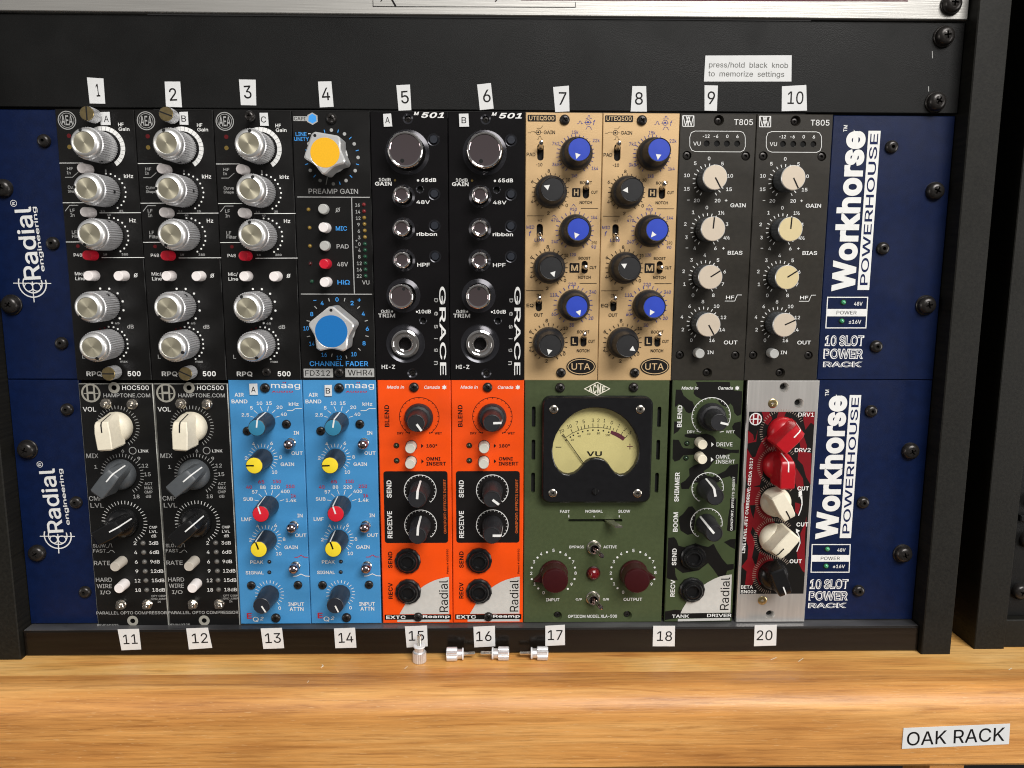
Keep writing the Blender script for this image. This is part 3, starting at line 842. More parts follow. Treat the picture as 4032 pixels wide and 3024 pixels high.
('k',15.45,29.76,7.03,8.44,19,-150,150,0.42,'w'),
('t','8',14.96,40.74,1.31,1.77,'w','b',0),
('t','6',8.25,38.4,1.31,1.78,'w','b',0),
('t','10',22.08,38.4,2.81,1.78,'w','b',0),
('t','4',4.53,32.89,1.31,1.78,'w','b',0),
('t','12',25.88,32.75,2.81,1.78,'w','b',0),
('t','2',5.2,26.47,1.31,1.78,'w','b',0),
('t','14',25.5,26.47,2.82,1.78,'w','b',0),
('t','0',9.77,21.02,1.32,1.79,'w','b',0),
('t','16',20.38,20.93,2.82,1.79,'w','b',0),
('t','OUT',30.16,19.85,7.06,1.98,'w','b',0),
('o','k',15.11,29.85,3),
('o','b',13.27,14.57,'grey'),
('t','IN',19.85,14.71,3.21,1.79,'w','n',0),
('o','hex',4.16,13.29),
('o','hex',32.95,13.15),
('o','hole',18.73,3.92,60),
],
'hoc':[
('a',6.24,127.04,4.42,0.95,0,360,'hg',0),
('t','H',6.24,127.04,4.34,7.9,'hg','b',0),
('l',[(2.57,126.74),(10.01,126.77)],0.4,'hg'),
('o','ringhole',18.26,129.77,0),
('t','HOC500',29.11,129.76,13.56,2.36,'w','n',0),
('t','HAMPTONE.COM',24.41,125.79,23.77,2.05,'g','n',0),
('t','VOL',4.87,118.57,6.7,2.39,'w','n',0),
('o','dome',13.9,121.61),
('o','dome',27.23,121.34),
('k',18.65,109.33,9.35,11.16,33,-140,150,0.28,'g'),
('o','k',18.65,109.33,0),
('t','6',20.29,96.69,1.39,1.88,'g','n',0),
('a',25.37,96.71,1.8,0.29,0,360,'g',0),
('c',25.37,96.71,1.23,'k'),
('t','LINK',30.87,96.53,5.23,1.47,'w','n',0),
('t','MIX',4.45,93.99,6.15,2.38,'g','n',0),
('k',19.14,83.99,9.45,11.19,33,-140,150,0.29,'g'),
('o','k',18.64,84.33,1),
('t','9',28.28,92.44,1.48,1.97,'g','n',0),
('t','12',31.16,88.73,3.21,1.98,'g','n',0),
('t','15',32.15,84.06,3.23,1.99,'g','n',0),
('t','18',25.59,72.13,3.28,2.02,'g','n',0),
('t','1',5.75,88.06,1.49,1.98,'g','n',0),
('t','ACT',32.34,79.02,4.09,1.5,'g','n',0),
('t','MAX',32.2,76.75,4.09,1.5,'g','n',0),
('t','CMP',32.05,74.53,4.1,1.51,'g','n',0),
('t','dB',31.9,72.17,2.77,1.51,'g','n',0),
('t','CMP',4.51,71.11,6.95,2.44,'g','n',0),
('t','LVL',4.93,67.37,6.97,2.45,'g','n',0),
('k',18.44,57.99,10.03,11.86,33,-140,150,0.3,'w'),
('o','k',18.05,58.29,2),
('o','led',27.35,46.62,'h'),
('t','2',23.12,46.59,1.47,1.9,'w','n',0),
('t','3dB',32.83,46.65,4.96,1.9,'w','n',0),
('o','led',27.39,41.55,'h'),
('t','4',23.1,41.52,1.48,1.91,'w','n',0),
('t','6dB',32.93,41.59,4.99,1.91,'w','n',0),
('o','led',27.41,36.27,'h'),
('t','6',23.07,36.24,1.48,1.92,'w','n',0),
('t','9dB',32.93,36.31,5.02,1.92,'w','n',0),
('o','led',27.45,31.04,'h'),
('t','9',23.04,31.01,1.49,1.93,'w','n',0),
('t','12dB',33.66,31.08,6.58,1.93,'w','n',0),
('o','led',27.48,25.82,'h'),
('t','12',23.02,25.78,3.0,1.94,'w','n',0),
('t','15dB',33.88,25.86,6.62,1.94,'w','n',0),
('o','led',27.51,20.51,'h'),
('t','18',22.99,20.47,3.02,1.95,'w','n',0),
('t','18dB',33.86,20.55,6.66,1.95,'w','n',0),
('t','CMP',33.21,55.35,4.19,1.45,'w','n',0),
('t','LVL',33.14,53.01,4.2,1.46,'w','n',0),
('t','dB',33.2,50.57,2.58,1.63,'w','n',0),
('t','SLOW',4.41,45.26,6.7,1.9,'g','n',0),
('t','FAST',4.25,42.43,6.6,1.91,'g','n',0),
('l',[(7.87,44.39),(9.12,44.4),(9.81,46.28),(10.72,46.29),(10.99,44.41)],0.26,'g'),
('l',[(8.05,41.47),(9.01,41.48),(10.02,42.7),(11.07,42.7),(12.01,41.5)],0.26,'g'),
('t','RATE',5.08,35.71,8.53,2.36,'g','n',0),
('o','b',15.84,36.87,'tallgrey'),
('t','HARD',5.36,26.35,8.48,2.3,'g','n',0),
('t','WIRE',5.29,22.84,7.89,2.31,'g','n',0),
('t','I/O',5.54,19.18,5.57,2.32,'g','n',0),
('o','b',16.24,24.22,'tallwhite'),
('o','dome',13.69,12.67),
('o','dome',27.65,12.77),
('t','PARALLEL OPTO COMPRESSOR',18.66,7.67,37.37,1.71,'g','n',0),
('o','ringhole',18.89,3.08,1),
('t','REV040325',5.51,0.69,11.35,1.36,'g','n',0),
('t','OPT DISP',33.65,17.16,7.66,1.07,'g','n',0),
('t','GND JUMP',33.68,15.53,7.81,1.07,'g','n',0),
('t','IN',33.66,13.9,1.52,1.07,'g','n',0),
],
'maag':[
('o','s',18.94,128.89,'b'),
('t','maag',29.45,129.49,14.9,3.0,'w','n',0),
('t','AUDIO',27.67,126.94,11.02,0.89,'r','B',0),
('c',28.26,131.72,0.32,'r'),
('c',29.38,131.73,0.32,'r'),
('t','AIR',5.5,125.33,4.7,1.95,'w','b',0),
('t','BAND',5.49,121.85,8.12,1.95,'w','b',0),
('t','2.5',8.16,114.79,3.87,1.79,'w','b',0),
('t','5',11.46,118.48,1.3,1.79,'w','b',0),
('t','10',15.71,120.89,2.85,1.79,'w','b',0),
('t','15',20.52,120.92,2.93,1.79,'w','b',0),
('t','20',25.86,118.77,3.06,1.79,'w','b',0),
('t','40',27.88,115.12,3.07,1.8,'w','b',0),
('l',[(10.73,113.98),(12.56,113.54)],0.29,'w'),
('l',[(12.68,117.09),(14.42,115.61)],0.29,'w'),
('l',[(15.99,119.25),(17.01,116.78)],0.29,'w'),
('l',[(20.25,119.27),(19.62,116.8)],0.29,'w'),
('l',[(23.67,117.44),(21.99,115.78)],0.29,'w'),
('l',[(25.67,114.15),(23.63,113.52)],0.29,'w'),
('t','kHz',33.24,120.5,5.05,1.87,'w','b',0),
('l',[(29.81,117.07),(32.51,117.08),(33.95,118.12),(37.3,118.14)],0.33,'w'),
('o','k',18.29,111.13,0),
('o','s',8.76,106.31,'b2'),
('o','s',29.09,109.91,'b2'),
('t','IN',34.01,105.28,2.72,1.89,'w','b',0),
('t','OUT',33.98,94.48,5.8,1.91,'w','b',0),
('o','tog',31.07,100.17),
('k',16.19,91.87,5.81,7.68,17,-90,140,0.29,'w'),
('t','4',11.67,99.53,1.4,1.81,'w','b',0),
('t','6',21.0,99.78,1.4,1.82,'w','b',0),
('t','2',7.51,91.95,1.41,1.82,'w','b',0),
('t','8',25.36,92.46,1.41,1.83,'w','b',0),
('t','10',21.9,84.33,2.75,1.83,'w','b',0),
('t','GAIN',28.71,88.55,6.99,1.91,'w','b',0),
('o','k',16.19,91.78,1),
('t','SUB',7.47,69.77,5.13,1.85,'w','b',0),
('t','57',11.13,73.64,2.94,1.85,'w','b',0),
('t','88',15.42,76.22,2.93,1.84,'w','b',0),
('t','220',21.89,76.24,4.61,1.84,'w','b',0),
('t','400',27.0,73.91,4.62,1.85,'w','b',0),
('t','1.4k',29.89,69.08,5.56,1.85,'w','b',0),
('t','40',8.27,76.28,3.01,1.84,'r','b',0),
('t','65',14.74,79.16,3.18,1.84,'r','b',0),
('t','150',22.92,79.32,4.18,1.84,'r','b',0),
('t','250',29.77,76.66,4.4,1.84,'r','b',0),
('t','1k',31.22,71.57,2.78,1.85,'r','b',0),
('l',[(10.81,69.22),(13.05,68.8)],0.29,'w'),
('l',[(13.09,72.58),(14.78,70.95)],0.29,'w'),
('l',[(16.39,74.81),(17.3,72.25)],0.29,'w'),
('l',[(20.55,74.62),(19.75,72.04)],0.29,'w'),
('l',[(24.08,72.7),(21.82,70.55)],0.29,'w'),
('l',[(26.21,69.49),(23.92,68.76)],0.29,'w'),
('o','k',18.28,66.46,2),
('t','LMF',6.09,58.79,5.29,2.03,'w','b',0),
('t','IN',34.2,60.74,2.8,1.95,'w','b',0),
('t','OUT',34.23,49.87,5.97,1.96,'w','b',0),
('o','tog',30.82,55.39),
('k',16.32,47.72,5.97,7.89,17,-90,140,0.3,'w'),
('t','4',11.81,55.12,1.44,1.87,'w','b',0),
('t','6',21.24,55.37,1.44,1.87,'w','b',0),
('t','2',7.62,47.48,1.45,1.88,'w','b',0),
('t','8',25.36,47.74,1.45,1.88,'w','b',0),
('t','10',22.21,39.74,2.83,1.89,'w','b',0),
('t','GAIN',28.92,43.28,7.07,1.97,'w','b',0),
('o','k',16.41,47.72,3),
('t','PEAK',10.41,35.09,6.88,1.89,'w','b',0),
('t','SIGNAL',8.97,29.19,9.49,1.9,'w','b',0),
('o','led',17.03,35.19,'k'),
('o','led',16.78,29.33,'k'),
('o','tog',30.95,33.0),
('l',[(30.59,37.73),(32.25,37.73),(33.96,38.89),(35.8,37.74),(37.46,37.74)],0.34,'r'),
('l',[(29.36,27.08),(31.24,27.22),(33.59,28.34),(35.85,27.23),(37.94,27.1)],0.39,'w'),
('o','s',6.89,22.06,'b2'),
('o','s',31.69,22.17,'b2'),
('k',16.39,17.14,6.01,7.75,19,-130,140,0.3,'w'),
('o','k',16.38,17.05,4),
('t','0',21.44,9.17,1.4,1.84,'w','b',0),
('t','INPUT',30.37,11.29,8.52,2.1,'w','b',0),
('t','ATTN',30.44,8.58,7.44,2.1,'w','b',0),
('t','E',5.03,4.81,2.63,3.15,'r','B',0),
('t','Q',8.39,2.77,4.04,2.9,'w','n',0),
('t','2',11.58,3.23,2.19,1.93,'w','i',0),
('o','s',19.19,3.59,'b'),
],
'extc':[
('t','Made in',9.36,129.37,8.97,1.65,'w','i',0),
('t','Canada',28.15,129.31,8.03,1.65,'w','i',0),
('p',[(33.23,130.07),(33.96,129.74),(34.45,130.7),(34.93,129.87),(35.58,130.16),(35.33,129.25),(35.73,128.75),(34.84,128.62),(34.63,127.99),(34.11,128.49),(33.3,128.57),(33.71,129.24)],'w'),
('o','s',18.89,129.27,'b'),
('t','BLEND',4.63,114.21,11.6,2.4,'K','B',90),
('k',21.37,113.72,9.45,10.37,21,-148,148,0.25,'K'),
('a',21.37,113.72,10.28,0.29,-150,150,'K',0),
('t','DRY',11.45,105.05,3.33,1.25,'K','B',0),
('t','WET',31.17,105.02,3.75,1.25,'K','B',0),
('l',[(14.11,105.35),(16.24,105.19)],0.29,'K'),
('l',[(26.46,105.09),(28.51,105.39)],0.29,'K'),
('o','k',21.25,113.51,0),
('o','led',9.26,98.48,'g'),
('o','led',9.25,90.39,'g'),
('o','b',17.04,98.28,'cream'),
('o','b',16.84,90.07,'cream'),
('p',[(22.18,99.44),(22.15,97.15),(23.39,98.3)],'K'),
('p',[(22.2,91.15),(22.17,88.84),(23.42,90.0)],'K'),
('t','180°',27.7,98.31,5.64,1.84,'K','B',0),
('t','OMNI',28.45,91.38,7.34,1.93,'K','B',0),
('t','INSERT',29.86,88.73,10.29,2.02,'K','B',0),
('r',2.16,45.43,35.74,84.73,'k',1.5),
('t','SEND',4.99,75.07,9.5,2.62,'w','B',90),
('a',21.29,74.33,8.37,0.34,-150,140,'w',0),
('k',21.29,74.33,7.53,8.37,21,-150,140,0.25,'w'),
('o','k',21.29,74.33,1),
('t','RECEIVE',4.94,55.59,14.92,2.64,'w','B',90),
('t','OMNIPORT: EFFECTS INSERT',34.19,65.47,29.74,1.36,'or','b',90),
('a',21.26,55.18,8.45,0.34,-150,140,'w',0),
('k',21.26,55.18,7.6,8.45,21,-150,140,0.26,'w'),
('o','k',21.26,55.18,2),
('o','jack',14.21,35.76),
('o','jack',14.17,18.52),
('t','SEND',4.81,36.06,9.25,2.32,'K','B',90),
('t','RECV',4.63,18.65,9.1,2.34,'K','B',90),
('t','Patent # 6005950',35.32,35.07,14.01,1.03,'K','b',90),
('p',[(36.01,26.34),(34.41,26.2),(31.47,25.44),(28.52,24.55),(25.57,23.21),(22.61,21.43),(19.64,19.2),(17.08,16.74),(14.52,13.83),(12.37,10.91),(10.64,7.99),(9.12,5.29),(35.93,5.3)],'si'),
('p',[(7.93,2.14),(35.99,2.14),(35.98,0.88),(7.91,0.88)],'si'),
('t','Radial',32.98,15.49,18.04,4.87,'K','n',90),
('r',1.23,2.14,36.97,5.07,'K',0),
('t','EXTC',7.2,3.58,10.48,1.92,'w','B',0),
('t','Reamp',28.95,3.72,14.42,2.01,'w','B',0),
('o','s',19.15,3.72,'b'),
],
'acme':[
('o','s',18.42,129.15,'b'),
('o','s',56.58,129.35,'b'),
('l',[(31.15,128.51),(37.65,131.97),(44.2,128.58),(37.77,125.11),(31.15,128.51)],0.41,'c'),
('t','A',34.23,128.31,1.99,2.9,'c','B',0),
('t','C',36.48,128.45,1.74,4.81,'c','B',0),
('t','M',38.74,128.46,1.99,4.81,'c','B',0),
('t','E',41.08,128.35,1.74,2.9,'c','B',0),
('o','vent',4.91,113.68),
('o','vent',4.9,96.09),
('o','vent',4.84,78.33),
('o','vent',70.45,113.57),
('o','vent',70.44,95.95),
('o','vent',70.3,78.15),
('o','bez',9.11,125.04),
('o','bez',66.03,69.01),
('o','win',[(36.7,120.01),(41.17,119.62),(45.25,118.39),(49.36,116.13),(53.08,113.03),(56.44,108.67),(58.58,104.5),(59.83,99.89),(60.0,96.54),(59.49,92.32),(57.75,88.1),(55.36,85.13),(52.94,83.42),(50.08,82.99),(47.18,84.25),(45.08,86.78),(43.39,89.3),(41.31,91.19),(38.84,92.03),(36.8,92.1),(34.35,91.58),(32.33,90.31),(30.73,88.41),(28.72,86.08),(26.29,84.16),(23.03,83.3),(20.15,83.93),(17.67,85.82),(15.59,89.19),(14.32,93.39),(13.99,97.17),(14.43,101.37),(15.8,105.55),(18.19,109.74),(21.39,113.71),(25.4,117.05),(29.82,119.15),(33.46,119.91)]),
('o','ms',14.89,118.85),
('o','ms',59.26,118.86),
('o','ms',14.87,74.54),
('o','ms',59.13,74.32),
('o','zs',37.09,75.51),
('t','FAST',21.85,62.63,5.2,1.54,'w','b',0),
('t','NORMAL',37.36,62.69,9.18,1.54,'w','b',0),
('t','SLOW',53.43,62.66,6.32,1.54,'w','b',0),
('l',[(23.97,60.82),(23.99,59.29)],0.38,'w'),
('l',[(37.4,60.21),(37.42,59.34)],0.38,'w'),
('l',[(50.8,60.48),(50.82,59.17)],0.38,'w'),
('o','hslot',23.72,57.46),
('o','hslot_end',52.62,57.56),
('o','slider',47.8,57.42),
('t','BYPASS',28.46,42.91,7.83,1.55,'w','b',0),
('t','ACTIVE',46.29,42.88,7.11,1.55,'w','b',0),
('o','bat',37.59,42.72),
('o','bat',37.67,14.15),
('t','O/P',30.05,13.24,3.31,1.48,'w','b',0),
('t','G/R',44.77,13.19,3.31,1.48,'w','b',0),
('o','jewel',37.63,28.39),
('t','5',16.04,41.03,1.21,1.72,'w','b',0),
('t','4',9.46,39.12,1.21,1.72,'w','b',0),
('t','3',5.64,34.62,1.21,1.72,'w','b',0),
('t','2',4.22,28.21,1.21,1.73,'w','b',0),
('t','1',6.12,22.23,1.21,1.74,'w','b',0),
('t','6',22.63,38.72,1.21,1.72,'w','b',0),
('t','7',26.65,34.46,1.21,1.73,'w','b',0),
('t','8',28.05,28.27,1.21,1.73,'w','b',0),
('t','9',25.99,21.92,1.21,1.74,'w','b',0),
('t','0',10.95,17.21,1.22,1.74,'w','b',0),
('t','5',58.88,40.81,1.21,1.73,'w','b',0),
('t','4',52.39,39.03,1.21,1.73,'w','b',0),
('t','3',48.48,34.61,1.21,1.73,'w','b',0),
('t','2',47.05,28.19,1.21,1.73,'w','b',0),
('t','1',48.95,22.11,1.22,1.74,'w','b',0),
('t','0',53.93,17.32,1.22,1.74,'w','b',0),
('t','6',65.56,38.63,1.21,1.73,'w','b',0),
('t','7',69.67,34.45,1.21,1.73,'w','b',0),
('t','8',71.1,28.39,1.21,1.74,'w','b',0),
('t','9',69.2,21.81,1.22,1.74,'w','b',0),
('c',12.52,40.01,0.56,'w'),
('c',7.51,37.05,0.56,'w'),
('c',4.48,31.39,0.56,'w'),
('c',4.54,24.97,0.56,'w'),
('c',8.09,19.65,0.56,'w'),
('c',19.67,40.03,0.56,'w'),
('c',24.76,36.74,0.56,'w'),
('c',27.66,31.37,0.56,'w'),
('c',27.55,24.9,0.56,'w'),
('c',24.03,19.34,0.56,'w'),
('c',55.45,40.05,0.56,'w'),
('c',50.37,37.04,0.56,'w'),
('c',47.32,31.42,0.56,'w'),
('c',47.5,24.86,0.56,'w'),
('c',50.87,19.63,0.57,'w'),
('c',62.57,39.94,0.56,'w'),
('c',67.76,36.65,0.56,'w'),
('c',70.6,31.26,0.56,'w'),
('c',70.61,24.7,0.56,'w'),
('o','k',16.32,28.33,0),
('o','k',59.31,28.22,1),
('t','INPUT',15.94,13.21,7.19,1.74,'w','b',0),
('t','OUTPUT',59.32,13.22,10.04,1.75,'w','b',0),
('o','cs',18.6,3.82),
('o','cs',56.57,3.89),
('t','OPTICOM MODEL XLA-500',37.64,3.63,26.61,1.75,'w','b',0),
],
'dial':[
('t','20',19.45,106.36,2.59,1.84,'k','n',23),
('t','10',23.45,108.82,2.42,1.84,'k','n',17),
('t','7',27.42,110.74,1.17,1.83,'k','n',12),
('t','5',30.9,111.48,1.17,1.83,'k','n',7),
('t','3',35.7,112.05,1.17,1.83,'k','n',1),
('t','2',38.58,112.06,1.17,1.83,'k','n',-2),
('t','1',41.71,111.95,0.83,1.83,'k','n',-6),
('t','0',45.6,110.83,1.25,1.84,'k','n',-11),
('t','1',49.34,109.24,0.75,1.75,'k','n',-26),
('t','2',52.6,107.27,1.17,1.76,'k','n',-26),
('t','3',55.12,105.47,1.17,1.76,'k','n',-26),
('l',[(21.56,102.9),(24.82,105.11),(28.1,106.69),(31.79,107.77),(35.89,108.25),(40.01,108.19),(42.91,107.78),(44.89,107.24)],0.25,'k'),
('l',[(21.56,102.9),(20.21,104.88)],0.29,'k'),
('l',[(21.15,102.77),(19.73,104.24)],0.29,'k'),
('l',[(25.15,105.41),(24.3,107.44)],0.29,'k'),
('l',[(28.3,106.91),(27.73,108.93)],0.29,'k'),
('l',[(29.94,107.38),(29.54,108.94)],0.29,'k'),
('l',[(31.58,107.81),(31.26,109.87)],0.29,'k'),
('l',[(33.63,108.11),(33.4,109.59)],0.29,'k'),
('l',[(35.81,108.33),(35.73,110.44)],0.29,'k'),
('l',[(38.45,108.35),(38.41,110.37)],0.29,'k'),
('l',[(41.33,108.07),(41.71,110.05)],0.29,'k'),
('l',[(42.99,107.73),(43.37,109.09)],0.29,'k'),
('l',[(44.65,107.32),(45.11,109.01)],0.29,'k'),
('l',[(46.23,106.61),(46.69,107.96)],0.29,'k'),
('l',[(47.97,105.94),(48.6,107.63)],0.29,'k'),
('l',[(50.6,104.39),(51.39,105.96)],0.29,'k'),
('l',[(52.83,102.7),(53.91,104.28)],0.29,'k'),
('c',21.78,101.5,0.42,'k'),
('c',24.11,103.21,0.42,'k'),
('c',25.66,104.14,0.42,'k'),
('c',28.04,105.21,0.42,'k'),
('c',30.45,106.07,0.42,'k'),
('c',33.16,106.63,0.42,'k'),
('c',35.79,106.9,0.42,'k'),
('c',38.64,106.83,0.42,'k'),
('c',41.28,106.54,0.42,'k'),
('c',44.1,105.8,0.42,'k'),
('t','20',25.16,101.73,1.51,1.09,'k','n',0),
('t','40',28.68,103.65,1.59,1.09,'k','n',0),
('t','60',33.69,104.94,1.59,1.09,'k','n',0),
('t','80',38.71,105.18,1.59,1.09,'k','n',0),
('t','100',43.59,104.23,2.26,1.09,'k','n',0),
('p',[(45.4,106.61),(48.72,105.56),(50.81,104.39),(52.83,102.83),(51.7,101.21),(49.61,102.65),(47.52,103.82),(44.94,105.0)],'mr'),
('l',[(16.47,97.83),(19.44,97.84)],0.34,'k'),
('l',[(53.84,98.12),(56.94,98.14)],0.34,'mr'),
('l',[(55.33,99.74),(55.41,96.56)],0.34,'mr'),
('t','VU',36.76,94.26,7.98,2.6,'k','B',0),
('o','needle',(31.46,88.88),(19.92,105.24)),
],
'tank':[
('p',[(2.0,128.15),(4.82,128.03),(6.12,125.03),(9.02,122.63),(10.86,121.83),(11.96,119.41),(11.46,116.37),(9.26,115.56),(7.61,116.57),(6.31,119.0),(3.84,120.61),(2.27,118.99),(1.73,119.4)],'K'),
('p',[(12.1,132.21),(29.87,132.14),(30.4,129.44),(32.49,127.65),(36.71,127.25),(36.76,114.99),(34.78,114.18),(33.09,115.8),(32.1,119.43),(30.82,120.84),(28.9,119.03),(26.45,119.83),(23.07,123.45),(19.82,124.24),(17.88,122.64),(15.04,123.24),(12.57,124.64),(11.23,126.24),(11.81,129.03),(13.17,130.23)],'K'),
('p',[(1.68,111.27),(4.94,111.07),(5.83,108.82),(3.88,105.94),(1.67,104.49)],'K'),
('p',[(36.75,111.34),(33.36,110.51),(32.24,108.47),(33.22,105.19),(35.35,103.14),(37.05,101.9)],'K'),
('p',[(1.34,101.59),(4.42,101.39),(6.16,98.08),(7.02,97.04),(11.95,96.64),(14.74,98.94),(13.39,102.25),(9.29,102.65),(7.43,103.27),(7.4,104.3),(11.66,104.93),(14.13,104.32),(19.0,104.74),(22.31,103.51),(23.81,101.87),(24.6,97.72),(31.63,96.08),(36.54,96.1),(36.43,94.22),(32.53,94.42),(30.12,93.57),(26.09,91.88),(23.31,89.78),(20.98,86.39),(18.17,84.48),(19.92,82.15),(23.26,81.32),(29.71,84.74),(32.04,87.71),(36.52,88.57),(36.28,77.12),(34.98,78.4),(32.33,81.79),(28.26,80.49),(26.29,78.35),(12.6,78.28),(10.64,74.84),(6.89,74.82),(6.17,77.82),(8.82,79.54),(10.81,82.11),(10.47,85.93),(13.91,88.05),(17.17,88.91),(17.91,91.01),(15.35,93.52),(10.43,93.29),(7.14,93.07),(5.16,90.54),(2.71,89.69),(1.51,91.37)],'K'),
('p',[(10.97,65.05),(13.06,65.28),(14.82,62.9),(14.98,58.52),(14.02,50.13),(11.08,49.44),(7.19,51.85),(6.21,56.26),(6.11,59.34),(8.16,61.11)],'K'),
('p',[(0.73,47.8),(3.91,48.18),(5.23,46.5),(6.39,43.38),(9.61,42.51),(15.48,44.8),(18.93,43.48),(22.36,42.61),(25.26,44.43),(27.11,40.86),(30.31,35.93),(33.02,32.79),(36.63,33.05),(36.78,30.1),(33.19,29.15),(32.46,26.41),(28.63,25.91),(25.43,30.45),(22.73,33.6),(17.76,29.46),(9.22,28.01),(4.83,31.16),(5.39,26.6),(6.77,23.86),(2.87,24.28),(0.69,25.17),(0.68,33.85)],'K'),
('p',[(30.72,45.37),(34.03,46.95),(36.98,47.11),(36.85,41.39),(34.24,42.71)],'K'),
('p',[(32.93,69.52),(36.26,69.54),(36.64,52.07),(34.25,51.17),(32.11,51.82),(32.41,58.64),(33.14,65.19)],'K'),
('p',[(0.32,6.1),(5.53,7.1),(9.9,6.68),(10.04,2.44),(4.8,1.9),(0.45,1.14)],'K'),
('t','Made in',9.21,128.95,8.73,1.6,'w','i',0),
('t','Canada',27.83,128.96,7.8,1.6,'w','i',0),
('p',[(32.71,129.64),(33.4,129.44),(33.76,130.23),(34.31,129.52),(34.98,129.76),(34.75,128.84),(35.17,128.41),(34.38,128.25),(34.08,127.77),(33.58,128.17),(32.86,128.33),(33.22,128.96)],'w'),
('o','cs',18.63,128.84),
('t','BLEND',4.44,114.04,11.61,2.44,'w','B',90),
('a',20.94,113.87,10.09,0.33,-148,110,'w',0),
('k',20.94,113.87,9.27,10.17,21,-148,110,0.24,'w'),
('t','DRY',10.82,105.75,4.11,1.48,'w','n',0),
('t','WET',31.36,105.72,4.59,1.47,'w','n',0),
('l',[(13.65,106.17),(15.1,105.64)],0.33,'w'),
('l',[(25.89,105.58),(27.9,105.92)],0.33,'w'),
('o','k',20.94,113.87,0),
('o','led',8.78,99.54,'g'),
('o','led',8.55,91.61,'g'),
('o','b',15.38,100.31,'cream'),
('o','b',15.59,92.47,'cream'),
('p',[(21.64,100.2),(21.74,97.71),(23.04,98.96)],'w'),
('p',[(21.77,92.08),(21.88,89.56),(23.14,90.82)],'w'),
('t','DRIVE',28.63,98.98,8.46,2.06,'w','n',0),
('t','OMNI',28.0,92.31,7.27,2.08,'w','n',0),
('t','INSERT',29.48,89.67,10.33,2.08,'w','n',0),
('t','SHIMMER',4.36,75.88,16.02,2.54,'w','B',90),
('a',20.73,75.33,8.38,0.34,-150,100,'w',0),
('k',20.73,75.33,7.53,8.38,17,-150,100,0.25,'w'),
('o','k',20.4,75.33,1),
('t','OMNIPORT: EFFECTS INSERT',34.45,66.63,29.69,1.28,'w','b',90),
('t','BOOM',4.3,56.6,10.8,2.59,'w','B',90),
('a',20.86,55.71,8.5,0.35,-150,100,'w',0),
('k',20.86,55.71,7.68,8.5,17,-150,100,0.26,'w'),
('o','k',20.64,55.84,2),
('t','SEND',4.31,37.15,9.48,2.47,'w','B',90),
('t','RECV',4.09,19.45,9.64,2.51,'w','B',90),
('o','jack',14.26,37.24),
('o','jack',14.36,18.77),
('p',[(35.86,27.13),(33.3,26.78),(29.9,26.15),(26.53,24.75),(23.17,22.87),(20.24,20.77),(17.32,17.97),(14.41,14.92),(11.92,11.39),(9.87,7.62),(8.86,5.02),(36.06,5.35)],'si'),
('p',[(7.56,1.8),(36.08,2.28),(36.06,0.87),(7.47,0.42)],'si'),
('t','Radial',32.52,16.14,18.61,5.02,'K','n',90),
('r',9.08,2.29,36.86,5.03,'K',0),
('t','TANK',8.91,3.37,9.34,1.82,'w','b',0),
('t','DRIVER',30.05,3.72,13.26,1.82,'w','b',0),
('o','cs',18.58,3.96),
],
'drv':[
('r',1.53,16.35,36.09,116.61,'K',0),
('p',[(8.08,116.48),(12.11,116.51),(13.92,112.76),(11.66,109.4),(9.56,111.06),(8.99,114.4)],'fr'),
('p',[(31.09,116.62),(35.95,116.65),(36.16,109.54),(34.26,110.79),(31.64,107.0),(30.09,112.86)],'fr'),
('p',[(28.23,102.77),(30.57,104.47),(32.93,98.58),(33.08,96.04),(29.78,96.87)],'fr'),
('p',[(1.27,106.82),(4.22,104.32),(4.75,101.8),(3.61,100.11),(1.61,99.68)],'fr'),
('p',[(16.95,116.54),(20.99,116.56),(19.58,112.79),(15.62,111.1)],'fr'),
('p',[(5.56,101.81),(6.2,105.17),(6.53,106.85),(6.02,100.55),(2.8,100.11)],'fr'),
('p',[(1.32,97.15),(4.4,92.09),(6.01,92.52),(7.4,97.18),(9.23,101.41),(11.91,104.37),(16.86,102.71),(20.56,94.29),(17.63,87.91),(10.81,85.76),(9.2,77.22),(4.36,75.91),(2.66,77.19),(1.4,82.31)],'fr'),
('p',[(28.6,96.02),(35.62,94.36),(36.2,77.33),(33.5,81.59),(31.5,87.98),(28.48,90.94)],'fr'),
('p',[(27.9,86.68),(31.91,80.73),(32.56,76.46),(29.84,73.87),(27.96,78.15)],'fr'),
('p',[(1.74,75.05),(4.74,76.34),(9.26,75.93),(10.54,66.49),(5.64,66.09),(1.75,66.08)],'fr'),
('p',[(1.07,67.47),(3.94,67.48),(5.43,61.88),(7.3,57.13),(5.54,51.05),(8.26,45.83),(7.03,37.08),(10.77,28.29),(7.78,21.21),(4.02,21.65),(4.5,29.16),(1.48,31.8),(4.59,36.2),(4.67,43.2),(2.32,49.3)],'fr'),
('p',[(7.67,66.63),(13.99,63.21),(19.37,54.57),(17.16,49.34),(11.78,41.47),(9.74,49.32),(6.19,54.53)],'fr'),
('p',[(10.99,40.59),(17.79,37.1),(20.55,31.83),(15.97,23.88),(11.94,21.21),(8.69,28.28)],'fr'),
('p',[(28.54,67.57),(31.47,66.72),(30.57,60.67),(28.83,62.39)],'fr'),
('p',[(35.15,59.82),(34.92,49.39),(36.12,28.33),(34.82,29.21),(32.03,34.49),(30.86,40.64),(33.1,45.02),(32.39,50.25),(34.52,56.35)],'fr'),
('o','cs2',19.22,129.43),
('o','s',13.7,120.97,'brass'),
('o','cs2',27.41,121.06),
('c',5.11,112.71,3.37,'w'),
('c',5.11,112.71,2.8,'fr'),
('t','H',5.11,112.71,2.88,4.94,'w','b',0),
('l',[(2.41,112.61),(7.86,112.64)],0.29,'w'),
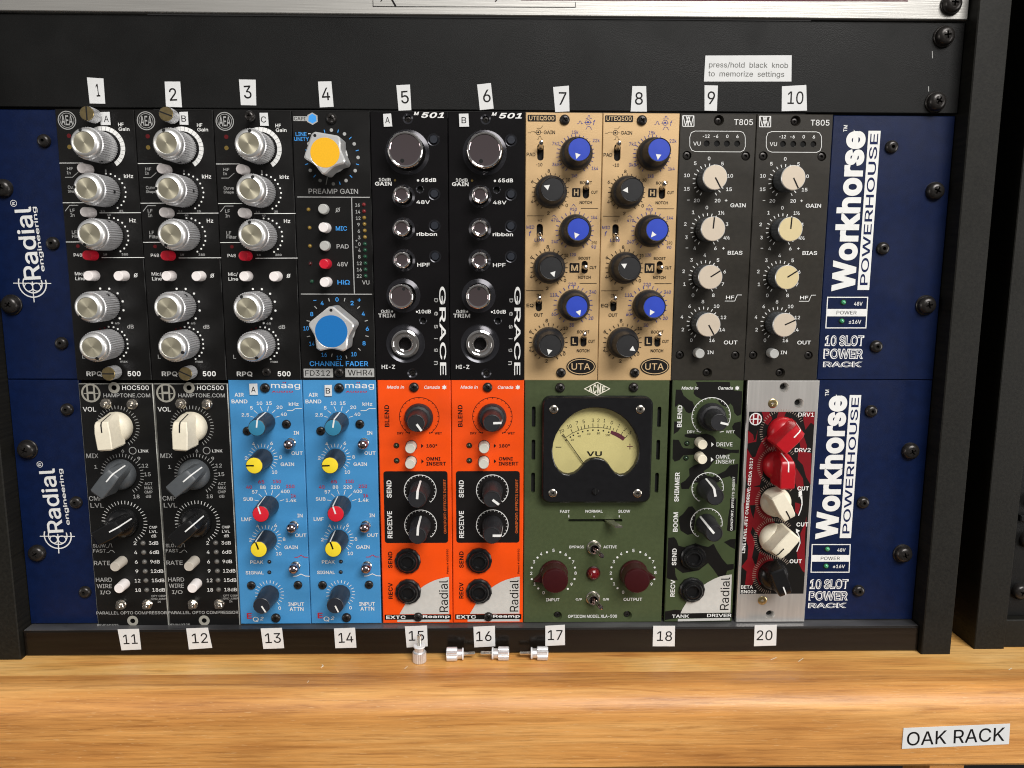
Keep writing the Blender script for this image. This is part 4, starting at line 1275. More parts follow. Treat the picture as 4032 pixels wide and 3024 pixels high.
('t','DRV1',31.51,115.08,8.24,2.14,'w','b',0),
('t','DRV2',30.84,96.12,8.39,2.16,'w','b',0),
('t','CUT',32.34,75.26,6.09,2.27,'w','B',0),
('k',19.53,106.09,10.53,11.98,36,-170,60,0.25,'ct'),
('k',18.06,87.49,9.38,10.92,36,-175,50,0.25,'ct'),
('k',18.07,67.75,9.34,11.02,36,-175,50,0.25,'ct'),
('k',18.39,47.95,9.35,11.13,36,-175,50,0.25,'ct'),
('k',18.8,27.2,9.22,11.24,36,-175,50,0.26,'ct'),
('t','CUT',33.13,55.39,6.36,2.29,'w','B',0),
('t','OUT',30.77,34.8,6.63,2.22,'w','B',0),
('t','BETA',5.12,20.32,6.45,1.89,'w','b',0),
('t','SN002',6.08,17.66,8.44,1.9,'w','b',0),
('t','LINE LEVEL JFET OVERDRIVE: CIRCA 2017',3.12,65.71,52.41,1.68,'w','B',88),
('l',[(30.79,60.45),(31.84,63.7),(32.26,67.15),(31.84,71.03)],0.51,'w'),
('p',[(31.65,74.46),(29.87,73.17),(32.03,71.24)],'w'),
('p',[(30.08,73.23),(32.01,71.74),(30.23,70.44)],'w'),
('l',[(31.0,71.3),(31.97,68.72),(32.32,66.18)],0.5,'w'),
('l',[(31.08,40.42),(32.48,45.02),(31.87,48.51),(30.46,51.56)],0.51,'w'),
('p',[(29.76,53.08),(32.09,51.91),(30.11,50.47)],'w'),
('o','k',19.53,106.0,0),
('o','k',18.04,87.91,1),
('o','k',17.84,68.18,2),
('o','k',18.26,48.04,3),
('o','k',18.71,27.33,4),
('o','s',13.91,12.55,'brass'),
('o','cs2',18.63,4.28),
],
'chU':[
('t','Radial',-19.56,69.04,35.8,8.61,'w','b',93),
('t','engineering',-13.8,71.09,31.69,2.72,'w','b',93),
('a',-24.63,88.59,1.48,0.27,0,360,'w',0),
('t','R',-24.63,88.59,1.61,1.43,'w','b',90),
('a',-18.91,49.26,6.88,0.6,75,290,'w',0),
('a',-18.82,49.26,4.72,0.6,70,300,'w',0),
('a',-18.82,49.26,4.72,0.41,95,265,'w',0),
('a',-20.95,47.42,2.02,0.41,0,360,'w',0),
('a',-16.93,47.43,2.02,0.41,0,360,'w',0),
('l',[(-28.4,49.37),(-9.54,49.29)],0.41,'w'),
('l',[(-18.88,50.18),(-18.83,39.83)],0.5,'w'),
('o','rivet',-6.89,118.45),
('o','rivet',-6.86,69.07),
('o','rivet',-6.71,19.09),
('o','rivet',411.64,118.17),
('o','rivet',411.05,68.17),
('o','rivet',411.41,18.07),
('o','rs',-28.58,95.77),
('o','rs',-29.85,38.59),
('o','rs',435.29,96.81),
('o','rs',435.46,39.52),
('t','Workhorse',392.27,86.46,80.0,12.3,'w','C',90),
('r',399.59,47.19,405.69,125.94,'w',0),
('t','POWERHOUSE',402.67,87.08,74.91,4.1,'n','b',90),
('t','TM',387.89,126.99,3.16,1.89,'w','b',90),
('l',[(384.46,43.39),(405.21,43.44),(405.41,27.71),(384.54,27.66),(384.46,43.39)],0.52,'w'),
('p',[(384.66,37.41),(405.27,37.46),(405.31,33.68),(384.67,33.64)],'w'),
('t','POWER',394.81,35.55,10.47,1.9,'k','n',0),
('o','led',392.78,40.83,'G2'),
('o','led',392.57,31.24,'G2'),
('t','48V',400.54,40.14,4.37,1.99,'w','b',0),
('t','±16V',399.53,30.83,6.45,2.01,'w','b',0),
('t','10 SLOT',394.71,21.01,20.38,5.66,'o','O',0),
('t','POWER',394.55,14.21,20.8,5.39,'o','O',0),
('t','RACK',394.59,8.68,20.53,2.9,'o','O',0),
],
'chL':[
('t','Radial',-19.26,69.39,34.81,8.56,'w','b',93),
('t','engineering',-12.14,71.41,30.52,2.74,'w','b',93),
('a',-23.39,89.05,1.47,0.28,0,360,'w',0),
('t','R',-23.39,89.05,1.69,1.47,'w','b',90),
('a',-17.42,50.31,7.03,0.63,75,290,'w',0),
('a',-17.42,50.31,4.84,0.58,70,300,'w',0),
('a',-19.67,48.25,1.96,0.46,0,360,'w',0),
('a',-15.29,48.24,1.96,0.46,0,360,'w',0),
('l',[(-26.8,50.05),(-8.43,49.87)],0.46,'w'),
('l',[(-17.34,51.2),(-17.62,40.53)],0.58,'w'),
('o','rivet',-6.13,68.6),
('o','rivet',-5.41,19.0),
('o','rs',-28.72,40.87),
('o','rivet',-6.75,118.16),
('o','rs',-28.65,97.17),
('o','rivet',411.28,117.32),
('o','rivet',410.53,67.55),
('o','rivet',411.68,17.78),
('o','rs',433.77,95.82),
('o','rs',434.14,38.95),
('t','Workhorse',392.3,86.65,79.23,12.3,'w','C',90),
('r',399.46,47.66,405.56,125.85,'w',0),
('t','POWERHOUSE',402.58,87.34,74.27,4.1,'n','b',90),
('t','TM',387.39,127.01,3.31,1.99,'w','b',90),
('l',[(384.74,44.07),(405.43,44.0),(405.88,28.31),(385.08,28.4),(384.74,44.07)],0.52,'w'),
('p',[(384.98,38.16),(405.63,38.08),(405.68,34.32),(385.0,34.4)],'w'),
('t','POWER',395.11,36.22,10.44,1.91,'k','n',0),
('o','led',393.14,41.53,'G2'),
('o','led',393.05,31.88,'G2'),
('t','48V',400.84,40.93,4.56,1.91,'w','b',0),
('t','±16V',400.1,31.63,6.55,1.92,'w','b',0),
('t','10 SLOT',395.43,21.53,21.05,5.7,'o','O',0),
('t','POWER',395.45,14.8,21.57,5.46,'o','O',0),
('t','RACK',395.25,9.26,21.19,3.0,'o','O',0),
],
}
STICK=[('1', 0, [(16.83, 14.65), (24.65, 14.21), (24.67, 2.51), (17.23, 2.6)], [('1', 21.64, 8.75, 1.76, 5.86, 3)]), ('2', 0, [(53.9, 13.0), (61.35, 13.06), (61.52, 1.11), (53.83, 1.27)], [('2', 57.55, 7.07, 3.53, 5.88, 3)]), ('3', 0, [(89.66, 14.27), (97.72, 14.19), (97.46, 2.23), (90.04, 2.32)], [('3', 93.56, 8.41, 3.68, 6.04, 3)]), ('4', 0, [(127.76, 13.55), (134.21, 13.75), (134.96, 1.84), (128.25, 1.5)], [('4', 131.39, 7.82, 3.99, 5.91, 3)]), ('5', 0, [(165.63, 12.18), (172.26, 12.52), (172.75, 0.57), (166.54, 0.24)], [('5', 169.68, 6.58, 3.71, 5.93, 5)]), ('6', 0, [(204.91, 12.76), (211.63, 13.54), (212.99, 1.51), (206.24, 0.8)], [('6', 209.59, 7.44, 3.72, 5.95, 5)]), ('7', 0, [(241.99, 11.88), (249.72, 12.59), (250.2, 0.52), (243.19, 0.11)], [('7', 246.69, 6.55, 3.73, 5.97, 0)]), ('8', 0, [(280.79, 12.6), (287.56, 12.65), (288.3, 0.64), (280.27, 0.65)], [('8', 284.22, 6.82, 3.89, 5.98, 0)]), ('9', 0, [(316.23, 13.26), (322.86, 13.17), (322.85, 1.22), (316.72, 1.32)], [('9', 319.79, 7.4, 3.7, 6.06, 0)]), ('10', 0, [(354.42, 13.04), (366.4, 13.78), (367.52, 1.67), (354.93, 1.29)], [('10', 361.47, 7.7, 7.79, 6.08, 0)]), ('press', 0, [(316.11, 27.08), (358.41, 27.56), (358.98, 15.3), (315.86, 14.98)], [('press/hold  black  knob', 337.48, 22.56, 38.88, 3.23, 0), ('to  memorize  settings', 336.56, 18.35, 37.36, 3.24, 0)]), ('11', -8, [(15.04, -264.49), (26.15, -264.21), (26.57, -275.81), (16.22, -276.27)], [('11', 21.29, -270.01, 7.43, 5.4, 2)]), ('12', -8, [(50.88, -264.17), (62.27, -263.8), (63.92, -275.16), (51.64, -275.97)], [('12', 57.71, -269.61, 8.29, 5.58, 2)]), ('13', -8, [(89.89, -264.39), (101.07, -264.11), (101.83, -275.57), (90.84, -275.94)], [('13', 96.18, -269.84, 8.31, 5.6, 2)]), ('14', -8, [(128.48, -264.61), (139.61, -264.24), (140.05, -275.54), (128.87, -275.74)], [('14', 134.63, -269.8, 7.82, 5.61, 2)]), ('15', -8, [(165.92, -263.68), (177.65, -263.23), (177.91, -274.98), (166.7, -275.62)], [('15', 171.99, -268.97, 8.18, 5.62, 1)]), ('16', -8, [(202.22, -264.06), (213.66, -263.6), (213.83, -275.2), (202.66, -275.75)], [('16', 207.8, -269.44, 8.2, 5.64, 1)]), ('17', -8, [(240.46, -263.75), (250.86, -263.19), (251.1, -274.72), (240.57, -275.19)], [('17', 245.8, -268.96, 7.88, 5.65, 1)]), ('18', -8, [(298.07, -264.07), (309.78, -264.13), (309.95, -275.79), (298.1, -275.71)], [('18', 304.33, -269.91, 8.09, 5.68, -1)]), ('20', -8, [(352.48, -264.06), (364.41, -263.87), (364.65, -275.65), (352.68, -276.02)], [('20', 358.13, -269.75, 8.52, 5.79, 0)])]
SMALL=[('A', [(21.83, -1.46), (26.7, -1.34), (26.77, -7.49), (22.03, -7.52)], 24.91, -4.57), ('B', [(60.23, -1.2), (64.37, -1.0), (64.32, -7.2), (60.1, -7.05)], 62.27, -4.24), ('C', [(98.98, -1.28), (102.99, -1.25), (103.21, -7.42), (99.06, -7.32)], 100.84, -4.41), ('A', [(158.98, -1.39), (162.88, -1.14), (163.35, -7.24), (159.25, -7.48)], 161.12, -4.31), ('B', [(195.96, -1.05), (200.6, -0.93), (200.93, -7.08), (196.19, -7.24)], 198.42, -4.06), ('A', [(87.65, -134.73), (91.8, -134.64), (91.93, -140.5), (87.73, -140.5)], 89.7, -137.73), ('B', [(126.14, -135.39), (129.9, -135.31), (129.72, -141.18), (126.03, -141.18)], 127.8, -138.36)]
OAKQ=[(415.53, -299.47), (468.65, -297.53), (469.16, -308.58), (415.59, -310.67)]
OAKT=(442.09, -304.21, 48.83, 7.43)
need = set()
for items in DATA.values():
    for it in items:
        if it[0] == 't':
            for c in it[1]:
                need.add((c, it[7]));
                if it[7] == 'O': need.add((c, 'N'))
for lab, Y_, q, tx in STICK:
    for t in tx:
        for c in t[0]: need.add((c, 'n'))
for c in 'ABCOAK RACK': need.add((c, 'n'))
for c in 'Harmonicf': need.add((c, 'i'))
prep(need)

# ------------------------------------------------------------------ things
def tag(o, label=None, cat=None, group=None, kind=None):
    if label: o['label'] = label
    if cat: o['category'] = cat
    if group: o['group'] = group
    if kind: o['kind'] = kind
    return o
def thing(name, label, cat, x, z, y=0, group=None):       # an Empty whose local x is right, local y up, local z towards the camera
    o = bpy.data.objects.new(name, None); S.collection.objects.link(o); o.empty_display_size = .01
    o.location = (x * MM, y * MM, z * MM + ZO); o.rotation_euler = (PI / 2, 0, 0); return tag(o, label, cat, group)

# ------------------------------------------------------------------ small hardware
def dome(mb, R, hgt, mat, cross=True, wmat='void', z0=0, n=24, cr=.55, cw=.15, hexs=0, washer=0):
    zb = z0
    if washer: mb.lathe([(R * washer, z0), (R * washer, z0 + .7), (R * washer - .3, z0 + 1)], n, mat); zb = z0 + 1
    rings = [(1, 0), (.99, .25), (.93, .52), (.82, .75), (.66, .90), (.50, .96)] if cross or hexs else [(1, 0), (.99, .3), (.9, .6), (.7, .87), (.4, .98), (.0, 1)]
    mb.lathe([(R * a, zb + hgt * b) for a, b in rings], n, mat, cap=False)
    if cross:
        zt = zb + hgt * .97; q = cw * R; L_ = cr * R
        cp = [(q, q), (q, L_), (-q, L_), (-q, q), (-L_, q), (-L_, -q), (-q, -q), (-q, -L_), (q, -L_), (q, -q), (L_, -q), (L_, q)][::-1]
        loop = circ(0, 0, .50 * R, n); vs = [(a, b, zt) for a, b in loop] ; L2 = [[Vector((a, b, 0)) for a, b in loop], [Vector((a, b, 0)) for a, b in cp]]
        flat = [(a, b, zb + hgt * .96) for a, b in loop] + [(a, b, zb + hgt * .99) for a, b in cp]
        L_in = [( a * .98, b * .98) for a, b in cp] if cr > .5 else cp
        cp = [(a * .82, b * .82) for a, b in cp]; flat = [(a, b, zb + hgt * .96) for a, b in loop] + [(a, b, zb + hgt * .99) for a, b in cp]
        mb.add(flat, [tuple(t) for t in tessellate_polygon([[Vector((a, b, 0)) for a, b in loop], [Vector((a, b, 0)) for a, b in cp]])], mat)
        k = 12; mb.add([(a, b, zb + hgt * .99) for a, b in cp] + [(a * .5, b * .5, zb + hgt * .99 - R * .45) for a, b in cp], [(i, (i + 1) % k, k + (i + 1) % k, k + i) for i in range(k)] + [tuple(range(k, 2 * k))], mat)
    if hexs:
        z1 = zb + hgt * .96; h = circ(0, 0, R * hexs, n); hx = circ(0, 0, R * hexs * .95, n)
        mb.add([(a * 1, b * 1, z1) for a, b in circ(0, 0, R * .5, n)] + [(a, b, z1 + .02) for a, b in h] + [(a, b, z1 - R * .5) for a, b in h], [(j * n + i, j * n + (i + 1) % n, (j + 1) * n + (i + 1) % n, (j + 1) * n + i) for j in (0, 1) for i in range(n)] + [tuple(range(2 * n, 3 * n))], mat)
def screw(par, x, y, kind, rz=None):
    rz = random.uniform(-40, 40) if rz is None else rz
    if kind == 'b': f = lambda m_: dome(m_, 2.55, 1.7, 'blackscrew')
    elif kind == 'b2': f = lambda m_: dome(m_, 2.35, 1.3, 'blackscrew', cr=.6)
    elif kind == 'd': f = lambda m_: dome(m_, 2.65, 2.3, 'blackscrew')
    elif kind == 'deep': f = lambda m_: dome(m_, 1.75, .6, 'blackscrew', z0=-1.9)
    elif kind == 'long': f = lambda m_: (m_.lathe([(1.3, -2), (1.3, 5.2)], 14, 'blackscrew'), dome(m_, 2.5, 1.9, 'blackscrew', z0=5))
    elif kind == 'brass': f = lambda m_: dome(m_, 2.5, .35, 'brass', z0=.06, cr=.5)
    elif kind == 'hex': f = lambda m_: dome(m_, 1.95, .5, 'blackscrew', cross=False, hexs=.42, z0=-1.0)
    elif kind == 'rivet': f = lambda m_: dome(m_, 3.3, 2.3, 'blackscrew', cross=False, hexs=.26, z0=0, n=28)
    elif kind == 'rack': f = lambda m_: dome(m_, 4.6, 3.4, 'blackscrew', n=32, cr=.46, cw=.11)
    elif kind == 'rackw': f = lambda m_: dome(m_, 4.6, 3.2, 'blackscrew', n=32, washer=1.12, cr=.46, cw=.11)
    elif kind == 'ms': f = lambda m_: dome(m_, 2.35, .8, 'steel', z0=0)
    return cached('screw_' + kind, 'screw', f, par, (x, y, 0), rz)
def button(par, x, y, kind):
    spec = dict(white=('white', 2.45, 7), grey=('grey', 2.45, 5.2), red=('redb', 2.45, 7), cream=('putty', 2.65, 6.2), creamT=('cream', 2.6, 6.6), tallgrey=('tallgrey', 2.6, 8.6), tallwhite=('white', 2.6, 7.0), low=('grey', 2.45, 3.5))[kind]
    mt, r, h = spec
    def f(m_):
        m_.lathe([(r * 1.16, .07), (r * 1.16, .10)], 24, 'void'); m_.lathe([(r * 1.05, .1), (r * .98, h - .5), (r * .93, h - .12), (r * .80, h), (r * .76, h - .08)], 28, mt)
    return cached('button_' + kind, 'push_button', f, par, (x, y, 0))
def led(par, x, y, kind, r=.85):
    return cached('led_%s_%g' % (kind, r), 'indicator_light', lambda m_: (m_.lathe([(r * 1.35, .09), (r * 1.1, .11)], 18, 'void'), m_.lathe([(r, .1), (r * .93, r * .45), (r * .7, r * .75), (r * .35, r * .92), (0, r)], 18, 'led' + kind, cap=False)), par, (x, y, 0))
def pointer_bar(name, par, w0, y0, y1, z, mat, th=.12):
    return MB().box(-w0 / 2, y0, z, w0 / 2, y1, z + th, mat).build(name, par)

# ------------------------------------------------------------------ knobs (each: body, with cap / pointer as sub-parts); angle clockwise from straight up
def sub(key, name, fn, par): return cached(key, name, fn, par, (0, 0, 0))
def knob_spun(par, x, y, ang):
    def f(m_):
        m_.lathe([(7.0, .4), (7.2, .9), (7.2, 14.8), (7.0, 15.2)], 84, 'alu', cap=False, knurl=.38, zone=(.8, 15))
        m_.lathe([(7.0, 15.2), (7.05, 15.6), (6.85, 16.8), (6.4, 17.7), (5.85, 18.2), (5.0, 18.5)], 48, 'aluring', cap=False)
        m_.lathe([(5.0, 18.5), (4.9, 18.1), (4.6, 18.0)], 48, 'aluring', cap=False)
    o = cached('spun', 'knob', f, par, (x, y, 0), ang)
    sub('spun_cap', 'cap', lambda m_: m_.lathe([(4.85, 18.02), (4.7, 18.25), (.01, 18.3)], 48, 'goldcap'), o)
    sub('spun_dot', 'pointer_dot', lambda m_: m_.add([(a, b + 5.85, 18.30 - (b) * .45 + (.0 if b < .3 else -.12)) for a, b in circ(0, 0, .82, 14)], [tuple(range(14))], 'void'), o)
    sub('spun_set', 'set_screw', lambda m_: m_.box(-.7, -7.6, 6, .7, -7.1, 7.4, 'void'), o)
def star_outline(R, ptr):
    o = []
    n = 5
    tips = [(math.radians(90 + 72 * i), R * (1.06 if i == 0 else 1)) for i in range(n)]
    for i in range(n):
        a, r = tips[i]; a2, r2 = tips[(i + 1) % n]
        for t in (-.11, -.055, 0, .055, .11): o.append(((r - 22 * t * t) * math.cos(a + t), (r - 11 * t * t) * math.sin(a + t)))
        if i in (0, 4):
            continue
        for k in range(1, 6):
            t = k / 6; ang = a + .11 + (a2 - a - .22) * t; rr = R * (.96 - .20 * math.sin(PI * t)); o.append((rr * math.cos(ang), rr * math.sin(ang)))
    return o
def knob_star(par, x, y, ang, R, disc_, rd):
    key = 'star' + disc_
    def f(m_):
        q = star_outline(R, 0); m_.prism(q, 1.0, 15.2, 'silverk', .7); m_.lathe([(R * .8, .1), (R * .8, 1.2)], 32, 'silverk')
    o = cached(key, 'knob', f, par, (x, y, 0), ang)
    sub(key + 'c', 'cap', lambda m_: (m_.lathe([(rd + .35, 15.22), (rd + .1, 15.1)], 48, 'silverk', cap=False), m_.lathe([(rd, 15.22), (rd, 15.3)], 48, disc_)), o)
    sub(key + 'd', 'pointer_dot', lambda m_: m_.add([(a, b + R * .93 - .3, 15.26) for a, b in circ(0, 0, .75, 14)], [tuple(range(14))], 'void'), o)
def knob_chrome(par, x, y, ang, r, h, dot, key):
    def f(m_):
        m_.lathe([(r * .93, -2), (r * .96, h - 1.6), (r, h - 1.3), (r, h - .8), (r - .25, h - .3), (r - .7, h), (r - 1.2, h - .12)], 56, 'chrome', cap=False)
        m_.lathe([(r - 1.2, h - .12), (r - 1.5, h - .35), (r * .5, h - .42), (0.01, h - .45)], 56, 'darkchrome', cap=False)
    o = cached(key, 'knob' if dot else 'push_button', f, par, (x, y, 0), ang)
    if dot: sub(key + 'd', 'pointer_dot', lambda m_: m_.add([(a, b + r * .62, h - .3) for a, b in circ(0, 0, dot, 16)], [tuple(range(16))], 'void'), o)
def knob_skirted(par, x, y, ang, blue):
    key = 'skirt'
    def f(m_):
        m_.lathe([(8.0, .5), (8.05, 1.2), (7.7, 4.0), (7.2, 5.0), (6.6, 5.6)], 60, 'softblack', cap=False, knurl=.10, zone=(1, 4.5))
        m_.lathe([(6.6, 5.6), (6.2, 6.2), (5.75, 15.2), (5.5, 15.8), (5.3, 15.7), (5.2, 15.35)], 48, 'softblack')
    o = cached(key, 'knob', f, par, (x, y, 0), ang)
    sub(key + ('b' if blue else 'k'), 'cap', lambda m_: m_.lathe([(5.18, 15.36), (5.15, 15.6), (0.01, 15.65)], 48, 'capblue' if blue else 'capblack', cap=False), o)
    sub(key + 't', 'pointer_triangle', lambda m_: m_.add([(-1.35, 2.1, 15.72), (1.35, 2.1, 15.72), (0, 4.7, 15.72)], [(0, 1, 2)], 'ink_w'), o)
def knob_flat(par, x, y, ang, cap):
    def f(m_): m_.lathe([(5.8, .5), (5.9, 1), (5.75, 11.2)], 84, 'greyk', cap=False, knurl=.1); m_.lathe([(5.75, 11.2), (5.95, 11.3), (5.95, 12.0), (5.75, 12.2)], 48, 'silverk')
    o = cached('flat', 'knob', f, par, (x, y, 0), ang)
    sub('flat' + cap, 'cap', lambda m_: m_.lathe([(5.7, 12.2), (5.65, 12.32), (0.01, 12.32)], 48, cap, cap=False), o)
    sub('flatl', 'pointer_line', lambda m_: m_.box(-.33, 0.1, 12.33, .33, 5.75, 12.42, 'ink_k'), o)
def knob_chicken(par, x, y, ang, mat, ink, R=8.0, skirt=None):
    key = 'chick' + mat
    def f(m_):
        m_.lathe([(R, .4), (R, 2.0), (R * .96, 3.6), (R * .84, 5.0), (R * .62, 6.2), (R * .4, 6.8)], 56, mat)
        # grip: a fin with a sloping nose on the pointer side
        ws = [(-9.0, 3.1, 5.0, 15.6), (-8.2, 3.8, 4.0, 16.2), (0, 4.0, 3.5, 16.4), (4.2, 3.6, 3.5, 16.2), (5.6, 3.3, 3.5, 15.3), (R - .3, 1.9, 3.0, 5.2), (R + .15, 1.2, 2.0, 3.0)]
        vs = []
        for yy, hw, zb, zt in ws:
            c = .45
            vs += [(-hw - .75, yy, zb), (-hw, yy, (zb + zt) / 2), (-hw + .1, yy, zt - c), (-hw + c + .1, yy, zt), (hw - c - .1, yy, zt), (hw - .1, yy, zt - c), (hw, yy, (zb + zt) / 2), (hw + .75, yy, zb)]
        fs = []
        for j in range(len(ws) - 1):
            for i in range(7): fs.append((j * 8 + i, (j + 1) * 8 + i, (j + 1) * 8 + i + 1, j * 8 + i + 1))
        fs += [tuple(range(8)), tuple(range(len(ws) * 8 - 8, len(ws) * 8))[::-1]]
        m_.add(vs, fs, mat)
    o = cached(key, 'knob', f, par, (x, y, 0), ang)
    def g(m_):
        h = .34; pts = [(.4, 16.46), (4.2, 16.27), (5.6, 15.4), (R - .28, 5.3)]
        vs = [(sx, yy, zz + .05) for yy, zz in pts for sx in (-h, h)]; m_.add(vs, [(2 * i, 2 * i + 1, 2 * i + 3, 2 * i + 2) for i in range(3)], ink)
    sub(key + 'l', 'pointer_line', g, o)
def knob_tall(par, x, y, ang, cap, ink, key='tall', r0=5.3, r1=4.35, h=15.0, side=True, w=.75, inks='ink_w'):
    def f(m_):
        m_.lathe([(r0, .4), (r0, 1.2), (r1 + .1, h - 1.0), (r1, h - .3), (r1 - .25, h - .1), (r1 - .3, h - .35)], 14 if key == 'tall' else 40, 'navyplastic' if key == 'tall' else 'softblack')
    o = cached(key, 'knob', f, par, (x, y, 0), ang)
    if cap: sub(key + cap, 'cap', lambda m_: m_.lathe([(r1 - .28, h - .4), (r1 - .35, h + .05), (r1 - .7, h + .15), (0.01, h + .18)], 40, cap, cap=False), o)
    zt = h + (.2 if cap else -.3)
    if side: sub(key + 's' + inks, 'pointer_line', lambda m_: m_.add([(-w / 2, r0 + .06, 1), (w / 2, r0 + .06, 1), (w / 2, r1 + .12, h - .9), (-w / 2, r1 + .12, h - .9), (w / 2, r1 - .2, h - .05), (-w / 2, r1 - .2, h - .05)], [(0, 1, 2, 3), (3, 2, 4, 5)], inks), o)
    sub(key + 'c' + ink + str(bool(cap)), 'pointer_mark', lambda m_: m_.box(-w / 2, .1, zt, w / 2, r1 - .3, zt + .08, ink), o)
def knob_blend(par, x, y, ang, h=15.5):
    def f(m_):
        m_.lathe([(7.4, .4), (7.45, 1.6), (7.0, 3.6), (6.5, 4.2)], 56, 'softblack', cap=False)
        m_.lathe([(6.5, 4.2), (5.3, 4.6), (4.9, 8), (4.6, h - 1), (4.4, h - .2), (4.1, h), (3.9, h - .25)], 14, 'softblack')
    o = cached('blend', 'knob', f, par, (x, y, 0), ang)
    sub('blendp', 'pointer_mark', lambda m_: (m_.box(-.55, .6, h - .2, .55, 4.7, h + .15, 'ink_w'), m_.add([(-.55, 4.75, h + .1), (.55, 4.75, h + .1), (.5, 5.2, 8), (-.5, 5.2, 8)], [(0, 1, 2, 3)], 'ink_w')), o)
def knob_send(par, x, y, ang, h=16.5):
    def f(m_): m_.lathe([(5.5, .4), (5.6, 1.2), (5.3, 2.6), (5.05, 6), (4.7, h - 1.6), (4.45, h - .5), (4.0, h), (3.85, h - .25)], 48, 'softblack')
    o = cached('send', 'knob', f, par, (x, y, 0), ang)
    sub('sendp', 'pointer_mark', lambda m_: (m_.box(-.6, .3, h - .2, .6, 4.3, h + .15, 'ink_w'), m_.add([(-.6, 4.3, h + .1), (.6, 4.3, h + .1), (.55, 4.85, h - 1.5), (-.55, 4.85, h - 1.5), (.5, 5.68, 1.4), (-.5, 5.68, 1.4)], [(0, 1, 2, 3), (3, 2, 4, 5)], 'ink_w')), o)
def knob_wedge(par, x, y, ang):
    def f(m_):
        m_.lathe([(7.4, .4), (7.6, .8), (7.5, 2.2), (7.2, 2.8)], 48, 'maroon', cap=False)
        m_.lathe([(7.2, 2.8), (7.0, 3.0), (6.75, 9.6)], 72, 'maroon', cap=False, knurl=.16)
        m_.lathe([(6.85, 9.6), (6.8, 10.6), (6.4, 11.2), (5.8, 11.4), (0.01, 11.3)], 48, 'maroon', cap=False)
    o = cached('wedge', 'knob', f, par, (x, y, 0), ang)
    sub('wedgep', 'pointer_wedge', lambda m_: m_.prism([(-2.6, 6.6), (2.6, 6.6), (.15, 11.2), (-.15, 11.2)], .5, 4.2, 'maroon', .3), o)
def jack(par, x, y, metal, ang=0):
    def f(m_):
        if metal:
            m_.lathe([(7.2, -2.2), (7.3, 1.0), (7.1, 1.6), (6.6, 1.8), (6.2, 1.4), (5.6, .9), (4.5, .8), (4.3, 1.7), (3.8, 2.2), (3.3, 2.0), (3.0, 1.2), (2.95, -6)], 48, 'chrome', matcap='void')
        else:
            hx = circ(0, 0, 7.0, 12, .1); m_.prism(hx, .1, 2.2, 'blackplastic', .6)
            m_.lathe([(5.4, 2.1), (5.3, 3.4), (4.9, 3.9), (4.3, 3.9), (4.2, 3.6), (3.9, 3.9), (3.3, 4.0), (3.1, 3.7), (3.05, -4)], 40, 'blackplastic', matcap='void')
    return cached('jack%d' % metal, 'jack_socket', f, par, (x, y, 0), ang)
def toggle_slot(par, x, y, pos, Lx=8.3):
    def f(m_):
        m_.lathe([(1.35, -2.5), (1.25, .5), (.95, 1.2)], 16, 'steel')
    o = cached('slotbat', 'toggle_lever', f, par, (x, y + pos * 2.0, 0)); dy = pos * 1.2
    m_ = MB(); n = 12
    for j, (t, r) in enumerate(((0, .95), (.55, 1.05), (.85, 1.15), (1.0, .8), (1.05, .1))): m_.v += [(r * math.cos(2 * PI * i / n), r * math.sin(2 * PI * i / n) + dy * t * 1.6, 1 + 4.6 * t) for i in range(n)]
    m_.f = [(j * n + i, j * n + (i + 1) % n, (j + 1) * n + (i + 1) % n, (j + 1) * n + i) for j in range(4) for i in range(n)]; m_.mi('chrome'); m_.m = [0] * len(m_.f)
    m_.build('tip', o)
def hexnut(m_, r, h, mat): m_.prism(circ(0, 0, r, 6), .1, h, mat, .3)
def angled_bat(par, dx, dy, L_, r0, r1, mat, name='lever', z0=1.5):
    m_ = MB(); n = 16; prof = ((0, r0), (.3, r0 * .9), (.75, r1), (.9, r1 * 1.05), (.98, r1 * .8), (1.0, .05))
    for t, r in prof: m_.v += [(dx * t + r * math.cos(2 * PI * i / n), dy * t + r * math.sin(2 * PI * i / n), z0 + L_ * t) for i in range(n)]
    m_.f = [(j * n + i, j * n + (i + 1) % n, (j + 1) * n + (i + 1) % n, (j + 1) * n + i) for j in range(len(prof) - 1) for i in range(n)]; m_.mi(mat); m_.m = [0] * len(m_.f)
    return m_.build(name, par)

# ------------------------------------------------------------------ modules
H = 133.0
def objs(items, kind): return [it[2:] for it in items if it[0] == 'o' and it[1] == kind]
def root(name, label, cat, x0, z0, group=None): return thing(name, label, cat, x0, z0, 0, group)
def face(par, W, mat, holes=(), th=2.4, edgemat=None, y0=0, h=H, ch=.3, z=0):
    return MB().plate([(.15, y0), (W - .15, y0), (W - .15, h), (.15, h)], list(holes), z - th, z, mat, ch, edgemat).build('faceplate', par)
def lettering(par, key, dz=0):
    if 'L' + key in CACHE: return [link('printed_lettering', q, par) for q in CACHE['L' + key]]
    mb = MB(); prints(mb, DATA[key], .05 + dz); CACHE['L' + key] = [o.data for o in build_prints(mb, 'printed_lettering', par)]
def sink(x, y, R, r=1.9, d=1.4, mat='black_panel', n=20): return (circ(x, y, R, n), [(R - r, -d), (R - r, -2.3)], mat, 'void')
def thumb_pat(m_, r, h, z0=0, mat='alu', head='brass'):
    m_.lathe([(1.6, z0 - 2), (1.6, z0 + 1.2), (r * .8, z0 + 1.3), (r * .8, z0 + 2.2)], 20, 'steel', cap=False)
    m_.lathe([(r, z0 + 2.2), (r, z0 + h - .3)], 48, mat, cap=False, knurl=.14)
    m_.lathe([(r, z0 + h - .3), (r * .94, z0 + h), (0.01, z0 + h + .02)], 32, head, cap=False)
